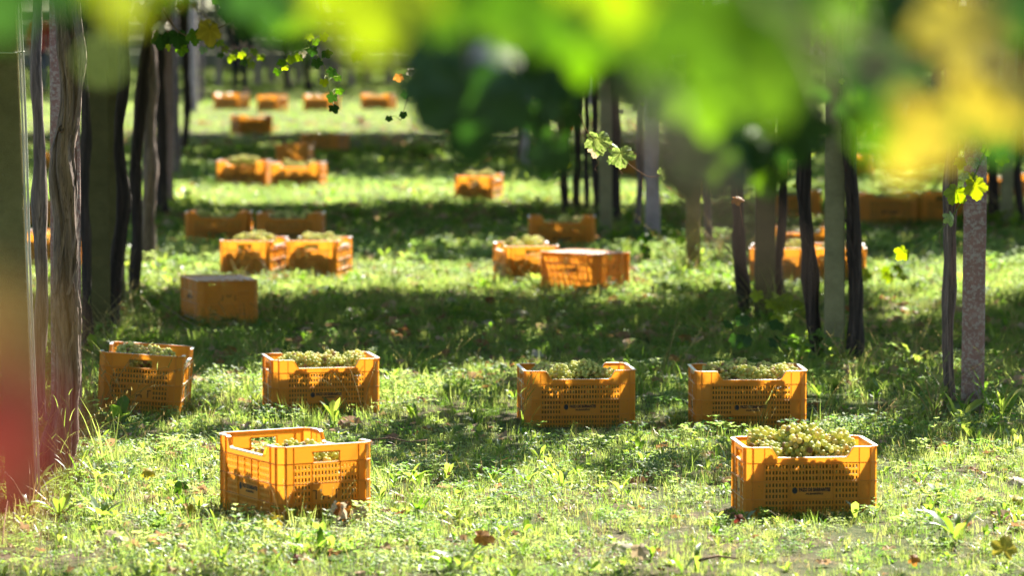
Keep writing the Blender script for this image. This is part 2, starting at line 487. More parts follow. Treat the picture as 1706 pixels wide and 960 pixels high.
def wall_mesh(length, half, cols, long_side, name):
    """wall facing -Y at y=-half, running along x, centred"""
    a = length / 2
    g0, g1 = (0.073, length - 0.073) if long_side else (0.058, length - 0.058)
    pitch = (g1 - g0) / cols
    slots = [(g0 + pitch * k + pitch * 0.24, g0 + pitch * k + pitch * 0.76) for k in range(cols)]
    us = [CH_, length - CH_] + [v for s in slots for v in s]
    zs = [0.0, CH - 0.05, CH] + [v for s in ROWS for v in s]
    if long_side:
        zs[1] = RIB[0] + 0.01
        brk = [(0.090, 0), (0.099, 0.12), (0.107, 0.45), (0.116, 0.85), (0.124, 1.0)]
        us += [b[0] for b in brk] + [length - b[0] for b in brk]
        def top(u):
            v = min(u, length - u)
            return CH - CUT * float(np.interp(v, [b[0] for b in brk], [b[1] for b in brk]))
        plate = (0.172, 0.348, RIB[2] + 0.003, RIB[2] + 0.050)
        hole = None
    else:
        hole = (0.132, length - 0.132, RIB[0] + 0.004, RIB[0] + 0.038)
        us += [hole[0], hole[1], 0.140, length - 0.140]
        zs += [hole[2], hole[3]]; zs.remove(CH - 0.05)
        top = lambda u: CH
        plate = (0.128, length - 0.128, RIB[2] + 0.002, RIB[1] - 0.001)
    def is_solid(u, z):
        if hole and hole[0] < u < hole[1] and hole[2] < z < hole[3]: return False
        if plate[0] < u < plate[1] and plate[2] < z < plate[3]: return True
        if z > RIB[0]: return True
        return not (any(s[0] < u < s[1] for s in slots) and any(s[0] < z < s[1] for s in ROWS))
    b = MB()
    b.add(*grid_panel(us, zs, is_solid, top, lambda u, z, w_: (u - a, -half + w_, z)))
    L = lambda u: (u - a, -half)
    for z in RIB:                              # horizontal ribs
        b.seg(L(CH_), L(length - CH_), z - .0018, z + .0018, -.001, .0075)
    b.seg(L(CH_), L(length - CH_), -.001, .006, -.001, .006)
    vr = [CH_ + .004, g0 - .003, length - g0 + .003, length - CH_ - .004]
    for u in vr:
        b.seg(L(u - .0014), L(u + .0014), .0065, CH - .004, -.001, .0062)
    mids = [0.172, 0.232, 0.290, 0.348] if long_side else [0.128, length - 0.128]
    for k, u in enumerate(mids):
        z0 = RIB[1] if long_side and k in (1, 2) else .0065
        b.seg(L(u - .001), L(u + .001), z0, (RIB[0] if long_side else RIB[0] + .003), -.001, .0050)
    if hole:                                   # raised lip round the hand hole
        b.seg(L(hole[0] - .003), L(hole[1] + .003), hole[3] - .0005, hole[3] + .003, -.001, .0056)
        for s in (hole[0], hole[1]):
            b.seg(L(s - .0016), L(s + .0016), hole[2], hole[3], -.001, .0052)
    us2 = sorted(set([CH_ , length - CH_] + ([v for q in brk for v in (q[0], length - q[0])] if long_side else [])))
    vs = []; fs = []                           # rim flange following the top edge
    for u in us2:
        z = top(u)
        for w_, dz in ((-.004, .0015), (.010, .0015), (.010, -.0035), (-.004, -.0035)):
            vs.append((u - a, -half - w_, z + dz))
    for i in range(len(us2) - 1):
        for k in range(4):
            fs.append((i * 4 + k, (i + 1) * 4 + k, (i + 1) * 4 + (k + 1) % 4, i * 4 + (k + 1) % 4))
    fs += [(0, 1, 2, 3), tuple(len(vs) - 4 + k for k in (3, 2, 1, 0))]
    b.add(vs, fs)
    if long_side:                              # chamfered corner posts belong to the long walls
        w2 = CW / 2
        for sgn in (-1, 1):
            p0, p1 = (sgn * a, -half + CH_), (sgn * (a - CH_), -half)
            if sgn > 0: p0, p1 = p1, p0
            b.seg(p0, p1, 0, CH - .004, -TH, 0)
            for z in RIB: b.seg(p0, p1, z - .0017, z + .0017, 0, .0070)
            b.seg(p0, p1, CH - .0035, CH + .0014, -.004, .0095)
            b.seg(p0, p1, -.001, .0055, 0, .0055)
    return b.mesh(name, M['plastic'])


def base_mesh():
    us = [-CL / 2 + .004, CL / 2 - .004]; zs = [-CW / 2 + .004, CW / 2 - .004]
    c = [(-0.235 + k * 0.047 + .006, -0.235 + k * 0.047 + .041) for k in range(10)]
    r = [(-0.162 + k * 0.054 + .006, -0.162 + k * 0.054 + .048) for k in range(6)]
    us += [v for s in c for v in s]; zs += [v for s in r for v in s]
    ok = lambda u, v: not (any(s[0] < u < s[1] for s in c) and any(s[0] < v < s[1] for s in r))
    b = MB()
    b.add(*grid_panel(us, zs, ok, None, lambda u, v, w_: (u, v, .008 - w_)))
    return b.mesh('base', M['plastic'])


def text_mesh(name, lines, emblem):
    b = MB()
    for txt, size, x, z, wid in lines:
        cu = bpy.data.curves.new('lettering', 'FONT')
        cu.body = txt; cu.size = size; cu.align_x = 'CENTER'; cu.offset = size * 0.055; cu.resolution_u = 2
        o = bpy.data.objects.new('lettering', cu); COL.objects.link(o)
        dg = bpy.context.evaluated_depsgraph_get()
        me = bpy.data.meshes.new_from_object(o.evaluated_get(dg))
        q = [v.co.x for v in me.vertices]; mid_ = (min(q) + max(q)) / 2; kx = wid / (max(q) - min(q))
        b.add([((v.co.x - mid_) * kx + x, 0.0, v.co.y + z) for v in me.vertices], [tuple(p.vertices) for p in me.polygons])
        bpy.data.objects.remove(o); bpy.data.meshes.remove(me); bpy.data.curves.remove(cu)
    if emblem:
        ex, ez, ra, rb = emblem
        n = 20
        b.add([(ex, 0, ez)] + [(ex + ra * math.cos(2 * math.pi * k / n), 0, ez + rb * math.sin(2 * math.pi * k / n)) for k in range(n)],
              [(0, 1 + k, 1 + (k + 1) % n) for k in range(n)])
    return b.mesh(name, M['print'])


def bracket_mesh():
    b = MB()
    y = -0.0006
    bx = lambda x, z, w_, h: b.box((x, y, z), (w_, .0012, h))
    bx(-.040, .022, .0035, .030); bx(-.046, .0385, .0155, .003)
    bx(.040, .022, .0035, .030); bx(.046, .0385, .0155, .003)
    bx(-.011, .010, .0035, .010); bx(.011, .010, .0035, .010); bx(0, .0165, .0255, .003)
    return b.mesh('print_mark', M['print'])


CR = {}
for lod, (cl, cs) in {'near': (28, 19), 'far': (14, 10)}.items():
    CR[lod] = (wall_mesh(CL, CW / 2, cl, True, 'side_wall'), wall_mesh(CW, CL / 2, cs, False, 'end_wall'))
CR['base'] = base_mesh()
CR['text'] = text_mesh('print_label', [('PAZO DE BARRANTES', .0190, .012, .0275, .126), ('ALBARIÑO', .0095, .010, .0145, .070)], (-.068, .0310, .0108, .0132))
CR['mark'] = bracket_mesh()


def crate(label, px, py, yaw, lod='near', flip=False, roll=0.0, sink=0.012, group='orange harvest crates set out on the grass', lift=0.0, xy=None, scale=1.0):
    x, y = xy if xy else ground(px, py)
    t = thing('harvest_crate', label, 'crate', (x, y, (CH - sink if flip else -sink) + lift), (0, 0, R(yaw)), group)
    if flip: t.rotation_euler = (R(180), 0, R(yaw))
    if roll: t.rotation_euler = (Matrix.Rotation(R(roll), 3, 'Y') @ Matrix.Rotation(R(yaw), 3, 'Z')).to_euler()
    t.scale = (scale,) * 3
    sw, ew = CR[lod]
    for r in (0, 180):
        s = link('side_wall', sw, t, None, (0, 0, R(r)))
        link('print_label', CR['text'], s, (0, -CW / 2 - .0012, RIB[2] + .005))
        e = link('end_wall', ew, t, None, (0, 0, R(90 + r)))
        tag(link('print_mark', CR['mark'], e, (0, -CL / 2 - .0008, RIB[2] + .006)), kind='stuff')
    link('base', CR['base'], t)
    t['fp'] = 1
    return t


# ------------------------------------------------------------------ grapes
def ico(sub):
    bm = bmesh.new(); bmesh.ops.create_icosphere(bm, subdivisions=sub, radius=1.0)
    v = np.array([x.co[:] for x in bm.verts]); f = [tuple(q.index for q in p.verts) for p in bm.faces]
    bm.free()
    return v, f
ICO2, ICO1 = ico(2), ico(1)


def berry_color(rnd, ripe=0.5):
    u = rnd.random()
    if u < 0.06: c = (0.22, 0.12, 0.08)
    elif u < 0.16: c = (0.26, 0.32, 0.08)
    elif u < 0.16 + 0.26 * ripe: c = (0.52, 0.42, 0.16)
    else:
        k = rnd.random()
        c = (0.42 + .22 * k, 0.47 + .14 * k, 0.12 + .07 * k)
    j = 0.85 + 0.3 * rnd.random()
    return tuple(v * j for v in c)


def berries_mesh(name, pts, rads, rnd, sub=ICO2, ripe=0.5, extra=None):
    V, F = sub
    vs = []; fs = []; cs = []
    if extra:
        vs += extra[0]; fs += extra[1]; cs += [(0.07, 0.075, 0.025, 1)] * len(extra[0])  # dark inner block added against light leaks, its colour puts shade between berries
    for p, r in zip(pts, rads):
        b = len(vs)
        vs += (V * r + np.array(p)).tolist()
        fs += [tuple(i + b for i in f) for f in F]
        cs += [(*berry_color(rnd, ripe), 1)] * len(V)
    return mesh(name, vs, fs, M['grape'], True, cs)


def make_bunch_meshes(n):
    res = []
    for k in range(n):
        rnd = random.Random(100 + k)
        Lh, rw = rnd.uniform(.055, .075), rnd.uniform(.034, .046)
        pts = []
        for _ in range(2400):
            u = rnd.uniform(-1, 1); a = rnd.uniform(0, 2 * math.pi)
            taper = math.sqrt(max(0, 1 - u * u)) * (1.0 - 0.28 * u)
            q = Vector((u * Lh, rw * taper * math.cos(a) * rnd.uniform(.82, 1.12), rw * taper * math.sin(a) * rnd.uniform(.8, 1.12)))
            if all((q - p).length > .0168 for p in pts): pts.append(q)
        me = berries_mesh('berries', [tuple(p) for p in pts], [rnd.uniform(.0085, .0112) for _ in pts], rnd, ICO2 if k < 6 else ICO1, 0.3 + 0.5 * rnd.random())
        sb = MB()
        sb.tube([(-Lh * .5, 0, 0), (-Lh - .008, .003, .006), (-Lh - .026, .008, .015)], [.002, .0022, .0018], 5)
        res.append((me, sb.mesh('stem', M['green_stem'])))
    return res
BUNCH = make_bunch_meshes(8)


def fill_mesh(name, height, seed, n_side, n_top, sub):
    rnd = random.Random(seed)
    a, c = CL / 2 - .028, CW / 2 - .028
    nx, ny = 14, 10
    vs = []; fs = []
    hz = lambda x, y: height - .022 + .014 * math.sin(x * 23 + seed) * math.cos(y * 29) + .02 * (1 - (x / a) ** 2) * (1 - (y / c) ** 2)
    for j in range(ny + 1):
        for i in range(nx + 1):
            x = -a + 2 * a * i / nx; y = -c + 2 * c * j / ny
            vs.append((x, y, hz(x, y)))
    for j in range(ny):
        for i in range(nx):
            k = j * (nx + 1) + i
            fs.append((k, k + 1, k + nx + 2, k + nx + 1))
    ring = [(i, 0) for i in range(nx)] + [(nx, j) for j in range(ny)] + [(nx - i, ny) for i in range(nx)] + [(0, ny - j) for j in range(ny)]
    b0 = len(vs)
    for i, j in ring:
        x = -a + 2 * a * i / nx; y = -c + 2 * c * j / ny
        vs.append((x, y, .014))
    m = len(ring)
    for k in range(m):
        i, j = ring[k]; i2, j2 = ring[(k + 1) % m]
        fs.append((j * (nx + 1) + i, b0 + k, b0 + (k + 1) % m, j2 * (nx + 1) + i2))
    pts = []; rads = []
    for _ in range(n_side):
        s = rnd.random()
        if s < .6: p = (rnd.uniform(-a, a), (c + .004) * rnd.choice((-1, 1)), rnd.uniform(.02, height - .02))
        else: p = ((a + .004) * rnd.choice((-1, 1)), rnd.uniform(-c, c), rnd.uniform(.02, height - .02))
        pts.append(p); rads.append(rnd.uniform(.008, .0105))
    for _ in range(n_top):
        x, y = rnd.uniform(-a, a), rnd.uniform(-c, c)
        pts.append((x, y, hz(x, y) + rnd.uniform(-.003, .008))); rads.append(rnd.uniform(.008, .0105))
    return berries_mesh(name, pts, rads, rnd, sub, 0.5, (vs, fs))


FILL_NEAR = fill_mesh('grapes', 0.205, 3, 110, 170, ICO1)
FILL_FAR = fill_mesh('grapes', 0.265, 5, 40, 240, ICO1)
bunch_n = 0


def grapes(cr, where, n, top=0.225, heap=0.02, spread=1.0, seed=0, scale=1.0):
    """packed grapes below (stuff) and n separate bunches on top"""
    rnd = random.Random(500 + seed)
    f = link('packed_grapes', FILL_NEAR if n else FILL_FAR)
    f.matrix_world = cr.matrix_world if False else Matrix.LocRotScale(cr.location, cr.rotation_euler, None)
    tag(f, 'white grapes packed inside ' + where, 'grapes', 'grapes packed in the crates', 'stuff')
    base = Matrix.LocRotScale(cr.location, cr.rotation_euler, None)
    cols = max(2, round(math.sqrt(n * 1.5))) if n else 0
    rows = math.ceil(n / cols) if n else 0
    for k in range(n):
        i, j = k % cols, k // cols
        u = ((i + .5) / cols - .5) * (CL - .13) * spread + rnd.uniform(-.02, .02)
        v = ((j + .5) / rows - .5) * (CW - .11) * spread + rnd.uniform(-.018, .018)
        dome = (1 - (u / .26) ** 2) * (1 - (v / .185) ** 2)
        p = Vector((u, v, top + heap * dome + rnd.uniform(-.024, .020)))
        me, st = BUNCH[rnd.randrange(8)]
        rot = Euler((rnd.uniform(-.5, .5), rnd.uniform(-.45, .35), rnd.uniform(0, 6.28)))
        t = thing('grape_bunch', 'pale green grape bunch heaped on top in ' + where, 'grape bunch', (0, 0, 0), (0, 0, 0), 'grape bunches in ' + where)
        t.matrix_world = base @ Matrix.LocRotScale(p, rot, (scale,) * 3)
        link('berries', me, t); link('stem', st, t)


FOOT = []
def put(label, px, py, yaw, **k):
    gr = k.pop('gr', None)
    where = k.pop('where', None)
    c = crate(label, px, py, yaw, **k)
    FOOT.append((c.location.x, c.location.y, R(yaw)))
    if gr is not None:
        grapes(c, where, seed=len(FOOT), **gr)
    return c


# near row
G1 = put('crate heaped highest with grapes, nearest on the right, lettering on its shaded long side', 1338, 849, 6, gr=dict(n=12, top=.228, heap=.050, scale=1.18), where='the nearest crate on the right')
G2 = put('nearest crate on the left, turned cornerwise with a hand hole in its end', 491, 853, -61, scale=1.09, gr=dict(n=12, top=.212, heap=.02), where='the nearest crate on the left')
G3 = put('middle crate of the second row with its long side square to the view', 959, 706, 6, gr=dict(n=14, top=.229, heap=.024), where='the middle crate of the second row')
G4 = put('second row crate standing behind the nearest right crate', 1244, 707, 3, gr=dict(n=14, top=.233, heap=.022), where='the crate behind the nearest right crate')
G5 = put('second row crate standing behind the nearest left crate', 534, 685, 12, gr=dict(n=13, top=.228, heap=.022), where='the crate behind the nearest left crate')
G6 = put('tilted crate showing its end with a hand hole, beside the left vine trunk', 240, 684, 89, roll=3.7, sink=0.0, scale=1.07, gr=dict(n=12, top=.236, heap=.045), where='the tilted crate beside the left vine trunk')
# middle distance
put('empty crate lying upside down in dark shade beside the left row of vines', 365, 535, -72, flip=True)
put('end-on crate with lit right side, left one of the touching pair in the sun strip', 424, 460, 78, gr=dict(n=8, top=.262, heap=.02), where='the left crate of the sunlit touching pair')
put('end-on crate with lit right side, right one of the touching pair in the sun strip', 532, 460, 80, gr=dict(n=8, top=.258, heap=.015), where='the right crate of the sunlit touching pair')
put('shaded crate with a broad side, left one behind the sunlit touching pair', 365, 408, 1, gr=dict(n=6, top=.235, heap=.01), where='the left shaded crate behind the sunlit pair')
put('shaded crate with a broad side, right one behind the sunlit touching pair', 485, 410, -3, gr=dict(n=6, top=.24, heap=.015), where='the right shaded crate behind the sunlit pair')
put('end-on crate of grapes partly hidden by the glowing upside-down crate', 876, 470, -79, gr=dict(n=8, top=.255, heap=.03), where='the crate beside the glowing upside-down crate')
put('empty upside-down crate glowing orange in the sun, turned cornerwise', 975, 485, -43, flip=True)
put('shaded crate standing square behind the glowing upside-down crate', 936, 417, 0, gr=dict(n=6, top=.225, heap=.0), where='the shaded crate behind the glowing crate')
put('lone crate with a bright right side, between the shaded strip and the dark hanging leaf', 798, 337, 78, gr=dict(n=6, top=.26, heap=.02), where='the lone crate below the dark hanging leaf')
put('crate with sun on its top edge, left one of the pair below the label-up crate', 407, 310, -5, lod='far', gr=dict(n=7, top=.26, heap=.02), where='the left crate of the far sunlit pair')
put('crate with sun on its top edge, right one of the pair below the label-up crate', 498, 314, -8, lod='far', gr=dict(n=6, top=.245, heap=.0), where='the right crate of the far sunlit pair')
put('pale flat-topped crate standing end-on just behind the far sunlit pair', 492, 278, 84, lod='far')
put('dark crate with one lit corner behind the pale flat-topped crate', 541, 257, -25, lod='far', gr=dict(n=0), where='the dark crate with one lit corner')
put('dark shaded crate below the farthest left pair of crates', 419, 222, 25, lod='far', gr=dict(n=0), where='the dark crate below the farthest left pair')
# farthest row
put('leftmost crate of the farthest row', 386, 181, -30, lod='far', gr=dict(n=0), where='the leftmost crate of the farthest row')
put('small bright crate second from left in the farthest row', 454, 185, 72, lod='far', gr=dict(n=0), where='the second crate of the farthest row')
put('crate third from left in the farthest row, behind small hanging leaves', 536, 184, -25, lod='far', gr=dict(n=0), where='the third crate of the farthest row')
put('rightmost crate of the farthest row, beside the big blurred leaf', 631, 182, -18, lod='far', gr=dict(n=0), where='the rightmost crate of the farthest row')
# behind the left vines
put('sunlit crate seen between the red-brown post and the wired post', 108, 295, 3, lod='far', gr=dict(n=0), where='the crate between the two left posts')
put('sunlit crate cut by the left edge of the picture', -22, 297, 0, lod='far', gr=dict(n=0), where='the crate at the left edge')
put('shaded crate mostly hidden behind the wired post at the left edge', 36, 388, 2, gr=dict(n=0), where='the shaded crate behind the wired post')
put('lower sunlit crate glimpsed between the wired post and the thick vine trunk', 84, 446, 85, gr=dict(n=0), where='the crate between wired post and thick trunk')
# behind the right vines
put('left crate of the two behind the cluster of dark trunks on the right', 1296, 474, 84, gr=dict(n=7, top=.25, heap=.02), where='the left crate behind the right trunks')
put('right crate of the two behind the cluster of dark trunks on the right', 1395, 474, 87, gr=dict(n=7, top=.25, heap=.02), where='the right crate behind the right trunks')
put('shaded crate rising behind the two crates at the right trunks', 1331, 436, -4, gr=dict(n=0), where='the shaded crate behind the right trunk pair')
put('bright orange crate behind the post with a lit edge', 1168, 331, 82, lod='far', gr=dict(n=0), where='the crate behind the post with lit edge')
put('dark crate in the right shade, left of the tall green post', 1316, 368, 0, lod='far', gr=dict(n=0), where='the dark crate left of the tall green post')
put('dark crate in the right shade, under the tip of the yellow leaf', 1478, 371, 4, lod='far', gr=dict(n=0), where='the dark crate under the yellow leaf')
put('dark crate in the right shade, beside the trunk of the lichened post', 1572, 371, 80, lod='far', gr=dict(n=0), where='the dark crate by the lichened post')
put('sunlit crate split by a post, above the dark crate on the right', 1281, 296, 84, lod='far', gr=dict(n=0), where='the sunlit crate split by a post')
put('sunlit crate beside the twisted trunk, upper right', 1425, 297, 80, lod='far', gr=dict(n=0), where='the sunlit crate beside the twisted trunk')
put('far crate glimpsed above the twisted trunk crate', 1424, 226, 30, lod='far', gr=dict(n=0), where='the far crate above the twisted trunk')
put('sunlit crate between the trunks at the right edge', 1664, 335, 5, lod='far', gr=dict(n=0), where='the crate at the right edge')
put('tiny far crate above the pinkish post', 1114, 202, 0, lod='far', gr=dict(n=0), where='the tiny far crate')
put('crate glimpsed behind the three hanging leaves', 1052, 297, 85, lod='far', gr=dict(n=0), where='the crate behind three hanging leaves')


# ------------------------------------------------------------------ posts and vine trunks
def post(label, px, base_y, width_m, mat, lean=0.0, depth_m=None, top=2.3, group=None, yaw=0, d=None):
    x, y = ground(px, base_y)
    a, b = width_m / 2, (depth_m or width_m * .8) / 2
    rnd = random.Random(int(px * 7 + base_y))
    n = 14
    bm = bmesh.new()
    rings = []
    c = 0.006
    sec = [(-a + c, -b), (a - c, -b), (a, -b + c), (a, b - c), (a - c, b), (-a + c, b), (-a, b - c), (-a, -b + c)]
    for i in range(n + 1):
        z = -0.1 + (top + 0.1) * i / n
        k = 1.0 - 0.06 * i / n
        rings.append([bm.verts.new((u * k + rnd.uniform(-.0013, .0013), v * k + rnd.uniform(-.0013, .0013), z)) for u, v in sec])
    for i in range(n):
        for k in range(8):
            bm.faces.new((rings[i][k], rings[i][(k + 1) % 8], rings[i + 1][(k + 1) % 8], rings[i + 1][k]))
    bm.faces.new(rings[-1])
    me = bpy.data.meshes.new('concrete_post'); bm.to_mesh(me); bm.free()
    me.materials.append(M[mat])
    o = link('concrete_post', me, None, (x, y, 0), (0, R(lean), R(yaw)))
    tag(o, label, 'post', group)
    return o


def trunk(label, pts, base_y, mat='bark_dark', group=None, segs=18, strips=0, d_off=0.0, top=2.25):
    """pts: (px, py, width px) from top to base at one distance"""
    y = ground(0, base_y)[1] + d_off
    P = [(at(px, py, y), w_ * y / FPX / 2) for px, py, w_ in pts]
    P.sort(key=lambda q: q[0].z)
    if P[-1][0].z < top:
        q = P[-1]
        k = P[-2][0] if len(P) > 1 else q[0]
        P.append((Vector((q[0].x + (q[0].x - k.x) * .2, y, top)), q[1]))
    P.insert(0, (Vector((P[0][0].x, y, -0.06)), P[0][1] * 1.35))
    rnd = random.Random(int(pts[0][0] * 13 + base_y))
    zz = [p[0].z for p in P]; xx = [p[0].x for p in P]; rr = [p[1] for p in P]
    near = segs > 18
    n = 90 if near else 34
    x0 = P[0][0].x
    vs = []; fs = []; cs = []
    ph = [rnd.uniform(0, 6.28) for _ in range(8)]
    tw = rnd.uniform(1.5, 4.0) * rnd.choice((-1, 1))
    zs = np.linspace(-0.06, top, n)
    # smooth the interpolated axis
    ax = np.interp(zs, zz, xx); ar = np.interp(zs, zz, rr)
    for _ in range(max(2, n // 18)):
        ax[1:-1] = (ax[:-2] + 2 * ax[1:-1] + ax[2:]) / 4
        ar[1:-1] = (ar[:-2] + 2 * ar[1:-1] + ar[2:]) / 4
    for i, z in enumerate(zs):
        cx = ax[i] - x0 + 0.006 * math.sin(z * 9 + ph[0]); cyy = 0.02 * math.sin(z * 4 + ph[1])
        r0 = ar[i] * (1 + 0.10 * math.sin(z * 11 + ph[2]) + 0.06 * math.sin(z * 23 + ph[3]))
        for k in range(segs):
            th = 2 * math.pi * k / segs
            q = th + tw * z * .5
            rdg = 0.10 * math.sin(3 * q + ph[4]) + 0.07 * math.sin(7 * q + ph[5] + .6 * math.sin(z * 5)) + 0.05 * math.sin(13 * q + ph[6] + math.sin(z * 9))
            if near: rdg += 0.035 * math.sin(23 * q + 1.5 * math.sin(z * 14)) + rnd.uniform(-.018, .018)
            r = r0 * (1 + rdg)
            vs.append((cx + r * math.cos(th), cyy + r * math.sin(th) * 1.05, z))
            g = min(1.3, max(.35, 0.85 + 2.2 * rdg))
            cs.append((g, g, g, 1))
    for i in range(n - 1):
        for k in range(segs):
            fs.append((i * segs + k, i * segs + (k + 1) % segs, (i + 1) * segs + (k + 1) % segs, (i + 1) * segs + k))
    fs.append(tuple((n - 1) * segs + k for k in range(segs)))
    t = thing('grapevine', label, 'grapevine', (x0, y, 0), group=group)
    link('trunk', mesh('trunk', vs, fs, M[mat], True, cs), t)
    for s in range(strips):                    # loose strips of peeling bark
        th = -math.pi / 2 + rnd.uniform(-1.4, 1.4)
        z0 = rnd.uniform(.3, 1.6); ln = rnd.uniform(.15, .45)
        v2 = []; f2 = []; c2 = []
        for i in range(7):
            z = z0 + ln * i / 6
            ca = float(np.interp(z, zs, ax)) - x0; ra = float(np.interp(z, zs, ar)) * 1.16 + .006 * abs(i - 3) / 3
            for w_ in (-.007, .007):
                a = th + tw * .06 * i + w_ / max(ra, .01)
                v2.append((ca + ra * math.cos(a), ra * math.sin(a), z)); c2.append((.9, .9, .9, 1))
        for i in range(6): f2.append((2 * i, 2 * i + 1, 2 * i + 3, 2 * i + 2))
        link('bark_strip', mesh('bark_strip', v2, f2, M[mat], False, c2), t)
    # the two arms at the top run up into the pergola
    for s in (-1, 1):
        mb = MB()
        xt = ax[-1] - x0
        mb.tube([(xt, 0, top - .05), (xt + s * .15, .05, top + .06), (xt + s * .5, .1, top + .12), (xt + s * .9, .12, top + .14)], [ar[-1] * .8, ar[-1] * .6, .016, .010], 7)
        link('arm', mesh('arm', mb.v, mb.f, M[mat], True, [(1, 1, 1, 1)] * len(mb.v)), t)
    return t


p1 = post('greenish concrete post with two pale vertical wires at the left edge', 36, 842, .118, 'post_green', lean=-1.6, yaw=8)
mb = MB()
for dx, r in ((.060, .0042), (.072, .0052)):
    mb.tube([(dx + .002 * math.sin(z * 5), -.052, z) for z in np.linspace(.05, 2.2, 14)], r, 6)
link('vertical_wire', mb.mesh('vertical_wire', M['wire'], True), p1)
mb = MB()
zt = 1.83
mb.tube([(-.064, -.05, zt), (-.03, -.056, zt + .001), (.03, -.056, zt - .002), (.070, -.060, zt), (.078, -.05, zt + .002), (.070, .05, zt), (-.064, .05, zt), (-.066, 0, zt), (-.064, -.05, zt)], .003, 6)
link('tie_wire', mb.mesh('tie_wire', M['wire'], True), p1)
mb = MB()                                        # little rough fibres along the wire
for k in range(60):
    z = random.uniform(.3, 1.95); x = .058 if random.random() < .7 else .078
    mb.tube([(x, -.055, z), (x - .006 - random.random() * .006, -.057, z + random.uniform(-.004, .010))], [.0009, .0004], 3)
link('wire_fibres', mb.mesh('wire_fibres', M['wire']), p1)

trunk('grey vine trunk behind the wired post at the left edge', [(60, 20, 17), (64, 200, 18), (68, 330, 24), (66, 480, 20), (66, 700, 24)], 720, 'bark')
post('pinkish lichened post behind the thick knotted vine trunk', 111, 702, .148, 'post_red', lean=.2, yaw=6)
V1 = trunk('thick knotted grey-brown vine trunk nearest on the left', [(114, 30, 40), (117, 130, 38), (118, 190, 34), (106, 260, 38), (106, 340, 38), (109, 450, 38), (112, 560, 42), (110, 640, 44), (102, 730, 48), (92, 790, 60)], 792, 'bark', segs=64, strips=9)
mb = MB()                                        # dark knot holes as raised rims with a hollow
for kx, ky in ((118, 148), (104, 214)):
    p = at(kx, ky, V1.location.y) - Vector(V1.location)
    ring = [(p.x + .009 * math.cos(a), -.052 + .004 * math.sin(a * 2), p.z + .013 * math.sin(a)) for a in np.linspace(0, 6.283, 13)]
    mb.tube(ring, .0045, 6)
kn = link('knot', mesh('knot', mb.v, mb.f, M['bark'], True, [(.55, .5, .45, 1)] * len(mb.v)), V1)
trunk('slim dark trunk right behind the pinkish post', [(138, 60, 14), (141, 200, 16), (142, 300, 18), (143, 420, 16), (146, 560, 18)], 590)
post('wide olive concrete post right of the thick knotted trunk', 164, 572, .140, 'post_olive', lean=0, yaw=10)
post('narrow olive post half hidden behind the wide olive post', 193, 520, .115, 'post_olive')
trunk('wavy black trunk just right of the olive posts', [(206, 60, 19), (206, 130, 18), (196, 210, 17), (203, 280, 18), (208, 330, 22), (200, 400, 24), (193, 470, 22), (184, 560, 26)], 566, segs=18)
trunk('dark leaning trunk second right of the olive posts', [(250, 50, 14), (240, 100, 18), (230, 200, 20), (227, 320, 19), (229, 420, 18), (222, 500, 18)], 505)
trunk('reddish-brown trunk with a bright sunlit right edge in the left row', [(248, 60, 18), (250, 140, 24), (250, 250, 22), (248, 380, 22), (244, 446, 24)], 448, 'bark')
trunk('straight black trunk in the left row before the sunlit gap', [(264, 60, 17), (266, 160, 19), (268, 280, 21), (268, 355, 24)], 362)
post('pinkish far post just right of the straight black trunk', 281, 345, .09, 'post_red')
trunk('thin brown trunk with a pale edge beside the far left grass', [(291, 60, 11), (293, 180, 12), (295, 290, 13)], 297, 'bark')
trunk('dark trunk with a looped branch in the far left row', [(307, 50, 14), (312, 140, 13), (310, 220, 12), (305, 250, 12)], 254)
post('whitish sunlit post at the far end of the left row', 323, 186, .12, 'post_grey')
trunk('thin trunk at the far end of the left row beside the whitish post', [(338, 60, 8), (336, 120, 8), (334, 170, 8)], 172, 'bark')
# right row
post('reddish lichen-covered post on the right with a vine shoot crossing it', 1620, 690, .113, 'post_red', lean=.2, yaw=-6)
trunk('grey trunk standing left of the reddish lichened post', [(1584, 250, 20), (1583, 340, 20), (1581, 470, 20), (1581, 560, 18), (1580, 680, 18)], 686, 'bark', segs=44, strips=4)
post('tall greenish post between two twisted trunks on the right', 1390, 602, .117, 'post_green', lean=-.2, yaw=-5)
trunk('twisted dark trunk right of the tall greenish post', [(1412, 120, 24), (1413, 170, 26), (1416, 260, 20), (1420, 350, 22), (1424, 420, 22), (1430, 480, 24), (1424, 540, 24), (1420, 600, 26)], 604, segs=44, strips=3)
trunk('dark trunk leaning from the left toward the tall greenish post', [(1338, 250, 20), (1342, 340, 22), (1345, 400, 22), (1350, 470, 25), (1356, 540, 24), (1364, 598, 26)], 600, segs=44, strips=3)
trunk('slim curved dark trunk between two posts on the right', [(1305, 250, 13), (1303, 340, 14), (1302, 410, 14), (1294, 460, 16), (1302, 500, 17), (1301, 530, 18)], 532)
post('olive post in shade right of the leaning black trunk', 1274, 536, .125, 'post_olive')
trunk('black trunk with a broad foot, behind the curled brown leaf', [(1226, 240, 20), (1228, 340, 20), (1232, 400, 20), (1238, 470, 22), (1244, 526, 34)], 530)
post('olive post with a sunlit right edge in the middle of the right row', 1155, 462, .105, 'post_green')
trunk('brown trunk beside the olive post with a sunlit edge', [(1178, 280, 14), (1180, 350, 13), (1182, 420, 13)], 424, 'bark')
post('pinkish post behind the three hanging leaves', 1087, 402, .125, 'post_grey')
trunk('pinkish trunk left of the pinkish post', [(1068, 230, 13), (1066, 320, 12), (1064, 392, 12)], 396, 'bark')
post('green post in the middle of the far right row', 1009, 396, .105, 'post_green')
